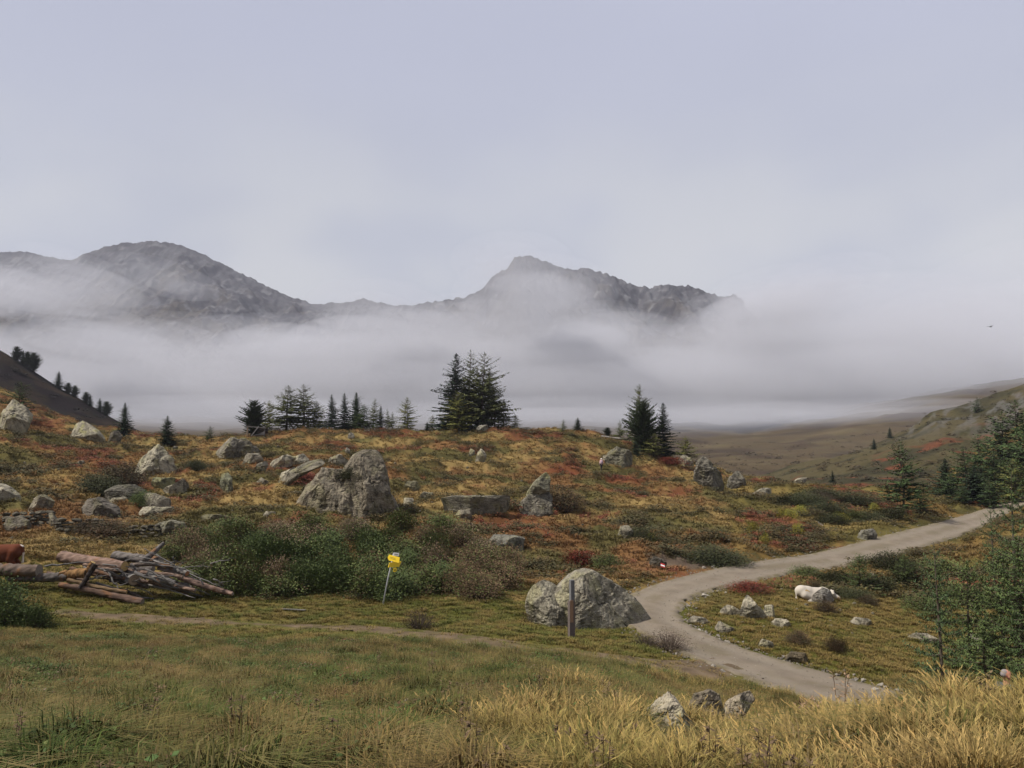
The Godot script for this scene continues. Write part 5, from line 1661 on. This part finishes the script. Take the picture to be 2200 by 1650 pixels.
func cow_standing() -> Array:      # faces -x
	var b := []
	var c := Color(0.105, 0.034, 0.016)
	var pale := Color(0.55, 0.48, 0.40)
	for e in [[.78, 1.06, 0, -.62, 1.02, 0, .32, .34, c], [.30, .88, 0, -.35, .84, 0, .36, .37, c], [.80, 1.16, .12, .86, 1.12, -.12, .17, .17, c], [-.55, 1.18, 0, -.75, 1.16, 0, .2, .2, c],
			[-.72, 1.10, 0, -1.25, 1.30, 0, .26, .17, c], [-1.25, 1.34, 0, -1.66, 1.06, 0, .15, .10, pale], [-1.60, 1.08, 0, -1.70, 1.02, 0, .10, .085, pale],
			[-1.22, 1.40, .14, -1.20, 1.36, .32, .05, .03, c], [-1.22, 1.40, -.14, -1.20, 1.36, -.32, .05, .03, c], [-1.22, 1.46, .1, -1.30, 1.62, .16, .03, .015, pale], [-1.22, 1.46, -.1, -1.30, 1.62, -.16, .03, .015, pale],
			[1.06, 1.22, 0, 1.12, .95, 0, .045, .03, c], [1.12, .95, 0, 1.10, .50, 0, .03, .06, pale], [1.04, 1.24, 0, .92, 1.26, 0, .06, .08, pale]]:
		b.append([Vector3(e[0], e[1], e[2]), Vector3(e[3], e[4], e[5]), e[6], e[7], e[8]])
	for s in [-1.0, 1.0]:
		for e in [[-.58, .95, .2, -.58, .48, .2, .17, .08, c], [-.58, .48, .2, -.60, .08, .2, .07, .055, pale], [-.60, .07, .2, -.63, .03, .2, .065, .06, pale], [.80, 1.0, .2, .60, .66, .22, .22, .13, c], [.60, .66, .22, .84, .44, .2, .12, .075, c], [.84, .44, .2, .78, .08, .2, .065, .055, pale], [.78, .07, .2, .75, .03, .2, .065, .06, pale]]:
			b.append([Vector3(e[0], e[1], e[2] * s), Vector3(e[3], e[4], e[5] * s), e[6], e[7], e[8]])
	return b
func cow_lying() -> Array:      # faces +x
	var b := []
	var c := Color(0.42, 0.38, 0.31)
	var warm := Color(0.33, 0.22, 0.10)
	for e in [[-.78, .60, 0, -.40, .52, 0, .30, .34, c], [-.45, .48, 0, .55, .42, 0, .34, .32, c], [0, .34, .1, .4, .34, .1, .36, .34, c], [-.72, .72, .14, -.66, .72, -.14, .15, .15, c], [-.62, .58, .20, -.50, .55, .22, .15, .13, warm], [.55, .58, 0, .72, .54, 0, .2, .18, c],
			[.62, .42, 0, 1.0, .40, .1, .24, .16, c], [1.02, .42, .1, 1.34, .20, .2, .14, .09, c], [1.3, .22, .2, 1.4, .16, .2, .095, .08, warm], [1.02, .50, .22, 1.0, .46, .38, .05, .03, c], [1.02, .50, -.02, 1.0, .46, -.18, .05, .03, c], [1.02, .54, .16, 1.08, .66, .22, .03, .012, c], [1.02, .54, .04, 1.08, .66, -.02, .03, .012, c],
			[-.65, .42, .26, -.10, .22, .42, .22, .12, c], [-.10, .20, .43, -.45, .09, .46, .09, .06, c], [-.45, .09, .46, -.62, .06, .44, .06, .055, c], [-.65, .42, -.26, -.10, .22, -.42, .22, .12, c], [-.10, .20, -.43, -.45, .09, -.46, .09, .06, c],
			[.58, .30, .24, .92, .14, .30, .14, .08, c], [.92, .13, .30, .62, .07, .33, .07, .055, c], [.58, .30, -.24, .92, .14, -.30, .14, .08, c], [.92, .13, -.30, .62, .07, -.33, .07, .055, c], [-1.04, .66, 0, -1.10, .20, .12, .045, .03, c], [-1.10, .20, .12, -1.0, .07, .25, .03, .05, c]]:
		b.append([Vector3(e[0], e[1], e[2]), Vector3(e[3], e[4], e[5]), e[6], e[7], e[8]])
	return b
func creatures() -> void:
	# walker on the knoll, seen from behind
	var p := spot(1291, 1013, 80.0)
	var white := Color(0.72, 0.66, 0.60)
	var t := thing("person", "walker in a white hat and pink top with a lilac rucksack on the knoll", "person", p, 0.25)
	piece("body", body(person_bones(1.66, Color(0.42, 0.25, 0.18), white, Color(0.66, 0.48, 0.48), Color(0.035, 0.03, 0.035), Color(0.05, 0.04, 0.04), 0.16), 0.03, 0.05), mats.skin, t)
	piece("rucksack", ball(Vector3(0.19, 0.29, 0.14), Color(0.36, 0.26, 0.31), Vector3(0, 1.16, 0.20)).mesh(), mats.skin, t)
	var hat := ball(Vector3(0.115, 0.11, 0.125), white, Vector3(0, 1.575, 0), 0.55)
	var brim := ball(Vector3(0.20, 0.022, 0.20), white, Vector3(0, 1.575, 0.0))
	for k in brim.v.size():
		hat.v.append(brim.v[k])
		hat.c.append(white)
	for k in brim.i.size():
		hat.i.append(brim.i[k] + 17 * 9)
	piece("hat", hat.mesh(), mats.skin, t)
	# man walking up behind the bank: only his head shows over the grass
	var d := 12.0
	while d < 24.0 and at(2132, 1433, d).y - on_ground(2132, d).y < 1.72 and d < 23.0:
		d += 0.1
	if at(2132, 1433, d).y - on_ground(2132, d).y < 1.5:
		d = 17.0
	t = thing("person", "grey-haired man in a dark grey jacket with only his head above the tall grass", "person", on_ground(2132, d), -1.25)
	t.position.y = at(2132, 1437, d).y - 1.735
	piece("body", body(person_bones(1.72, Color(0.50, 0.22, 0.15), Color(0.20, 0.18, 0.17), Color(0.055, 0.07, 0.068), Color(0.05, 0.05, 0.06), Color(0.05, 0.04, 0.03), 0.14), 0.02, 0.03), mats.skin, t)
	# cattle
	p = spot(1742, 1292, 30.0)
	t = thing("cow", "white cow with yellowish flank resting behind a pale rock below the road", "cow", p + Vector3(0.0, -0.05, -0.4), 0.12)
	piece("body", body(cow_lying(), 0.045, 0.12), mats.hide, t)
	var cd := hit(20, 1236, 38.0)
	p = on_ground(20, cd)
	t = thing("cow", "reddish brown cow standing behind the log pile", "cow", p, 0.12)
	t.position = Vector3(at(40, 1168, cd).x - 1.08, p.y, p.z)
	var k := (at(40, 1168, cd).y - p.y) / 1.36
	t.scale = Vector3.ONE * clampf(k, 0.85, 1.15)
	piece("body", body(cow_standing(), 0.045, 0.12), mats.hide, t)
	# bird
	var s := Shape.new()
	var ink := Color(0.02, 0.02, 0.022)
	s.tube(PackedVector3Array([Vector3(-0.16, 0, 0), Vector3(-0.05, 0.01, 0), Vector3(0.08, 0.0, 0), Vector3(0.2, -0.01, 0)]), PackedFloat32Array([0.02, 0.055, 0.05, 0.012]), 8, ink)
	t = thing("bird", "small dark bird gliding in front of the cloud", "bird", at(2128, 702, 75.0), 0.5)
	piece("body", s.mesh(), mats.skin, t)
	for e in [-1.0, 1.0]:
		s = Shape.new()
		s.blade(Vector3(0.0, 0.02, 0.04 * e), Vector3(0.07, 0, 0), Vector3(0.02, 0.09, 0.22 * e), Vector3(0.1, 0.05, 0.44 * e), ink)
		s.blade(Vector3(0.0, 0.005, 0.04 * e), Vector3(0.07, 0, 0), Vector3(0.02, 0.082, 0.22 * e), Vector3(0.1, 0.045, 0.44 * e), ink)
		piece("wing", s.mesh(), mats.skin, t)

# ---------------------------------------------------------------- grass, heath and gravel
func ground_cover() -> void:
	rng.seed = 2024
	var kinds := {}
	for k in ["gold", "short", "herb", "stalk", "tussock", "far", "heath", "red", "bench"]:
		kinds[k] = [[], PackedColorArray()]
	var put := func(k: String, x: float, z: float, size: float, c: Color, squash := 1.0) -> void:
		var b := Basis(Vector3.UP, rng.randf() * TAU).scaled(Vector3(size, size * squash, size))
		kinds[k][0].append(Transform3D(b, Vector3(x, ground(x, z) - 0.02, z)))
		kinds[k][1].append(c)
	# the bank close by
	for n in 74000:
		var d := lerpf(4.2, 31.5, pow(rng.randf(), 1.25))
		var a := rng.randf_range(-0.76, 0.76)
		var x := a * d
		if d > 23.0 and look(bare, MA, MB, x, d) < 0.45:
			continue
		var patch := mid.get_noise_2d(x * 2.5, -d * 2.5)
		var clear := d < 9.0 and d > 5.0 and absf(a - 0.208) < 0.045
		var gold := smoothstep(-0.05, 0.35, a + 0.35 * patch + 0.5 * smoothstep(15.0, 6.0, d) * smoothstep(-0.35, 0.1, a) - 0.10)
		if a > 0.28 and d < 12.0:
			gold = maxf(gold, 0.85 + 0.4 * patch)
		var f := fine.get_noise_2d(x * 0.7, d * 0.7)
		if clear and a < 0.26:
			if rng.randf() < 0.5:
				put.call("short", x, -d, rng.randf_range(0.3, 0.6), Color(0.14, 0.11, 0.04))
			continue
		if rng.randf() < gold * 0.66 + 0.03:
			var c := Color(0.38, 0.265, 0.10).lerp(Color(0.19, 0.155, 0.045), clampf(0.45 - 1.1 * patch + rng.randf_range(-0.3, 0.3), 0, 1)) * (0.9 + 0.4 * f) * rng.randf_range(0.65, 1.25)
			put.call("gold", x, -d, rng.randf_range(0.5, 1.0) * (0.55 + 0.40 * gold) * (0.45 if clear else 1.0), c)
		elif rng.randf() < 0.06 + 0.60 * smoothstep(0.02, 0.3, patch + 0.2 * f):
			var c := Color(0.048, 0.082, 0.020).lerp(Color(0.10, 0.105, 0.028), rng.randf() * rng.randf()) * rng.randf_range(0.6, 1.4)
			if rng.randf() < 0.14:
				c = Color(0.11, 0.06, 0.03) if rng.randf() < 0.7 else Color(0.16, 0.12, 0.08)
			put.call("herb", x, -d, rng.randf_range(0.6, 1.25), c)
		else:
			var c := Color(0.046, 0.066, 0.014).lerp(Color(0.150, 0.105, 0.040), clampf(0.45 - 1.4 * patch + 0.9 * f + rng.randf_range(-0.3, 0.3), 0, 1))
			put.call("short", x, -d, rng.randf_range(0.4, 1.35), c * rng.randf_range(0.6, 1.5))
		if rng.randf() < 0.003:
			put.call("stalk", x, -d, rng.randf_range(0.5, 1.0), Color(0.09, 0.058, 0.035).lerp(Color(0.16, 0.11, 0.06), rng.randf()))
		elif rng.randf() < 0.03:
			put.call("tussock", x, -d, rng.randf_range(0.6, 1.5), Color(0.19, 0.13, 0.06).lerp(Color(0.065, 0.070, 0.018), sqrt(rng.randf())))
	# tall weeds on the brow above the road
	for n in 16:
		var d := rng.randf_range(8.5, 12.0)
		put.call("stalk", lerpf(0.25, 0.62, rng.randf()) * d, -d, rng.randf_range(0.9, 1.4), Color(0.20, 0.125, 0.07).lerp(Color(0.30, 0.20, 0.12), rng.randf()))
	# the flat by the track
	for n in 30000:
		var d := rng.randf_range(28.0, 50.0)
		var x := rng.randf_range(-0.74, 0.74) * d
		var open := look(bare, MA, MB, x, d)
		if open < rng.randf_range(0.02, 0.6) and not (d < 40.0 and rng.randf() < 0.3 and away(x, -d, road_line) > 0.1):
			continue
		var f := fine.get_noise_2d(x * 0.6, d * 0.6) + (0.5 if x > 0.2 * d else 0.0)
		var c := Color(0.10, 0.108, 0.026).lerp(Color(0.19, 0.135, 0.046), clampf(0.45 + 0.9 * f + rng.randf_range(-0.3, 0.3), 0, 1))
		put.call("bench", x, -d, rng.randf_range(0.6, 1.3), c, 0.8)
	# the knoll
	for n in 76000:
		var d := lerpf(46.0, 160.0, pow(rng.randf(), 1.15))
		var x := rng.randf_range(-0.74, 0.74) * d
		if look(bare, MA, MB, x, d) < 0.6 or (d < 60.0 and soil_at(x, -d) > 0.5):
			continue
		var h := heath_at(x, -d)
		var r := red_at(x, -d)
		var q := rng.randf()
		if q < 0.34 * h:
			put.call("heath", x, -d, rng.randf_range(0.7, 1.6), HEATH * rng.randf_range(0.75, 1.3) * Color(rng.randf_range(0.9, 1.35), 1, 1), 0.7)
		elif q < 0.34 * h + 0.40 * r:
			put.call("red", x, -d, rng.randf_range(0.5, 1.1), RED.lerp(RUST, rng.randf() * 0.7) * rng.randf_range(0.75, 1.3))
		elif rng.randf() > 0.8 * maxf(h, r):
			put.call("far", x, -d, rng.randf_range(0.6, 1.35), sward(x, -d) * rng.randf_range(0.88, 1.18))
	var m: StandardMaterial3D = mats.grass
	scatter("tall_grass", tuft_mesh(34, 0.52, 0.0030, 0.30, 0.25, 201, 10), m, kinds.gold[0], kinds.gold[1], "tall golden dry grass on the near bank", "grass")
	scatter("short_grass", tuft_mesh(34, 0.34, 0.0040, 0.32, 0.55, 202), m, kinds.short[0], kinds.short[1], "short green and brown grass on the near bank", "grass")
	scatter("herbs", herb_mesh(46, 0.24, 0.20, 0.055, 203), mats.leaf, kinds.herb[0], kinds.herb[1], "low leafy herbs on the near bank", "herbs")
	scatter("withered_stalks", stalk_mesh(204), m, kinds.stalk[0], kinds.stalk[1], "withered brown flower stalks on the near bank", "stalks")
	scatter("tussocks", tuft_mesh(80, 0.40, 0.0042, 0.36, 0.9, 205), m, kinds.tussock[0], kinds.tussock[1], "drooping pale grass tussocks on the near bank", "grass")
	scatter("meadow_grass", tuft_mesh(22, 0.20, 0.010, 0.24, 0.4, 206), m, kinds.bench[0], kinds.bench[1], "short green grass beside the dirt track", "grass")
	scatter("hill_grass", tuft_mesh(20, 0.28, 0.018, 0.38, 0.6, 207), m, kinds.far[0], kinds.far[1], "ochre and rust coloured grass on the knoll", "grass")
	scatter("heath", herb_mesh(90, 0.42, 0.55, 0.13, 208), mats.leaf, kinds.heath[0], kinds.heath[1], "dark dwarf shrub heath on the knoll", "heath")
	scatter("red_heath", herb_mesh(80, 0.26, 0.50, 0.12, 209), mats.leaf, kinds.red[0], kinds.red[1], "red autumn dwarf shrubs on the knoll", "heath")
	# shrubs and stones on the far slopes
	var low := [[], PackedColorArray()]
	for e in [["valley_floor", 3000, 9000], ["hillside_right", 800, 99999], ["hillside_left", 700, 99999]]:
		var vs: PackedVector3Array = far_points[e[0]]
		for n in e[1]:
			var p := vs[rng.randi() % mini(vs.size(), e[2])] + Vector3(rng.randf_range(-2.5, 2.5), 0.0, rng.randf_range(-2.5, 2.5))
			var size := exp(rng.randfn() * 0.45) * 0.9
			low[0].append(Transform3D(Basis(Vector3.UP, rng.randf() * TAU).scaled(Vector3(size, size * 0.6, size)), p))
			low[1].append(Color(0.030, 0.030, 0.016).lerp(Color(0.08, 0.05, 0.025), rng.randf()) if e[0] != "hillside_left" else Color(0.016, 0.016, 0.011))
	scatter("far_scrub", herb_mesh(60, 0.7, 0.7, 0.28, 211), mats.leaf, low[0], low[1], "low scrub dotted over the far slopes", "scrub")
	# gravel along the road edges
	var places := []
	var tints := PackedColorArray()
	rng.seed = 8
	for k in road_line.size() - 1:
		var a: Vector2 = road_line[k][0]
		var b: Vector2 = road_line[k + 1][0]
		var nrm := Vector2(-(b - a).y, (b - a).x).normalized()
		for j in 34:
			var side := 1.0 if rng.randf() < 0.5 else -1.0
			var p: Vector2 = a.lerp(b, rng.randf()) + nrm * side * (road_line[k][1] + 0.05 + rng.randfn() * 0.32)
			var size := 0.03 * exp(rng.randfn() * 0.55)
			places.append(Transform3D(Basis.from_euler(Vector3(rng.randf(), rng.randf() * TAU, rng.randf())).scaled(Vector3(size, size * 0.7, size)), Vector3(p.x, ground(p.x, p.y) + 0.035, p.y)))
			tints.append(Color(0.23, 0.205, 0.17) * rng.randf_range(0.5, 1.3))
		for j in 30:
			var p: Vector2 = a.lerp(b, rng.randf()) + nrm * rng.randf_range(-1, 1) * road_line[k][1]
			var size := 0.016 * exp(rng.randfn() * 0.4)
			places.append(Transform3D(Basis.from_euler(Vector3(rng.randf(), rng.randf() * TAU, rng.randf())).scaled(Vector3(size, size * 0.7, size)), Vector3(p.x, ground(p.x, p.y) + 0.10, p.y)))
			tints.append(Color(0.25, 0.215, 0.17) * rng.randf_range(0.6, 1.3))
	var pts := PackedVector2Array()
	for j in 6:
		pts.append(Vector2.from_angle(TAU * j / 6.0) * (0.8 + 0.2 * (j % 2)))
	scatter("gravel", rock_mesh(pts, 2.0, 5, 4, Color.WHITE, 1.0, 0.0), mats.pebbles, places, tints, "pale loose gravel along the road edges", "gravel")
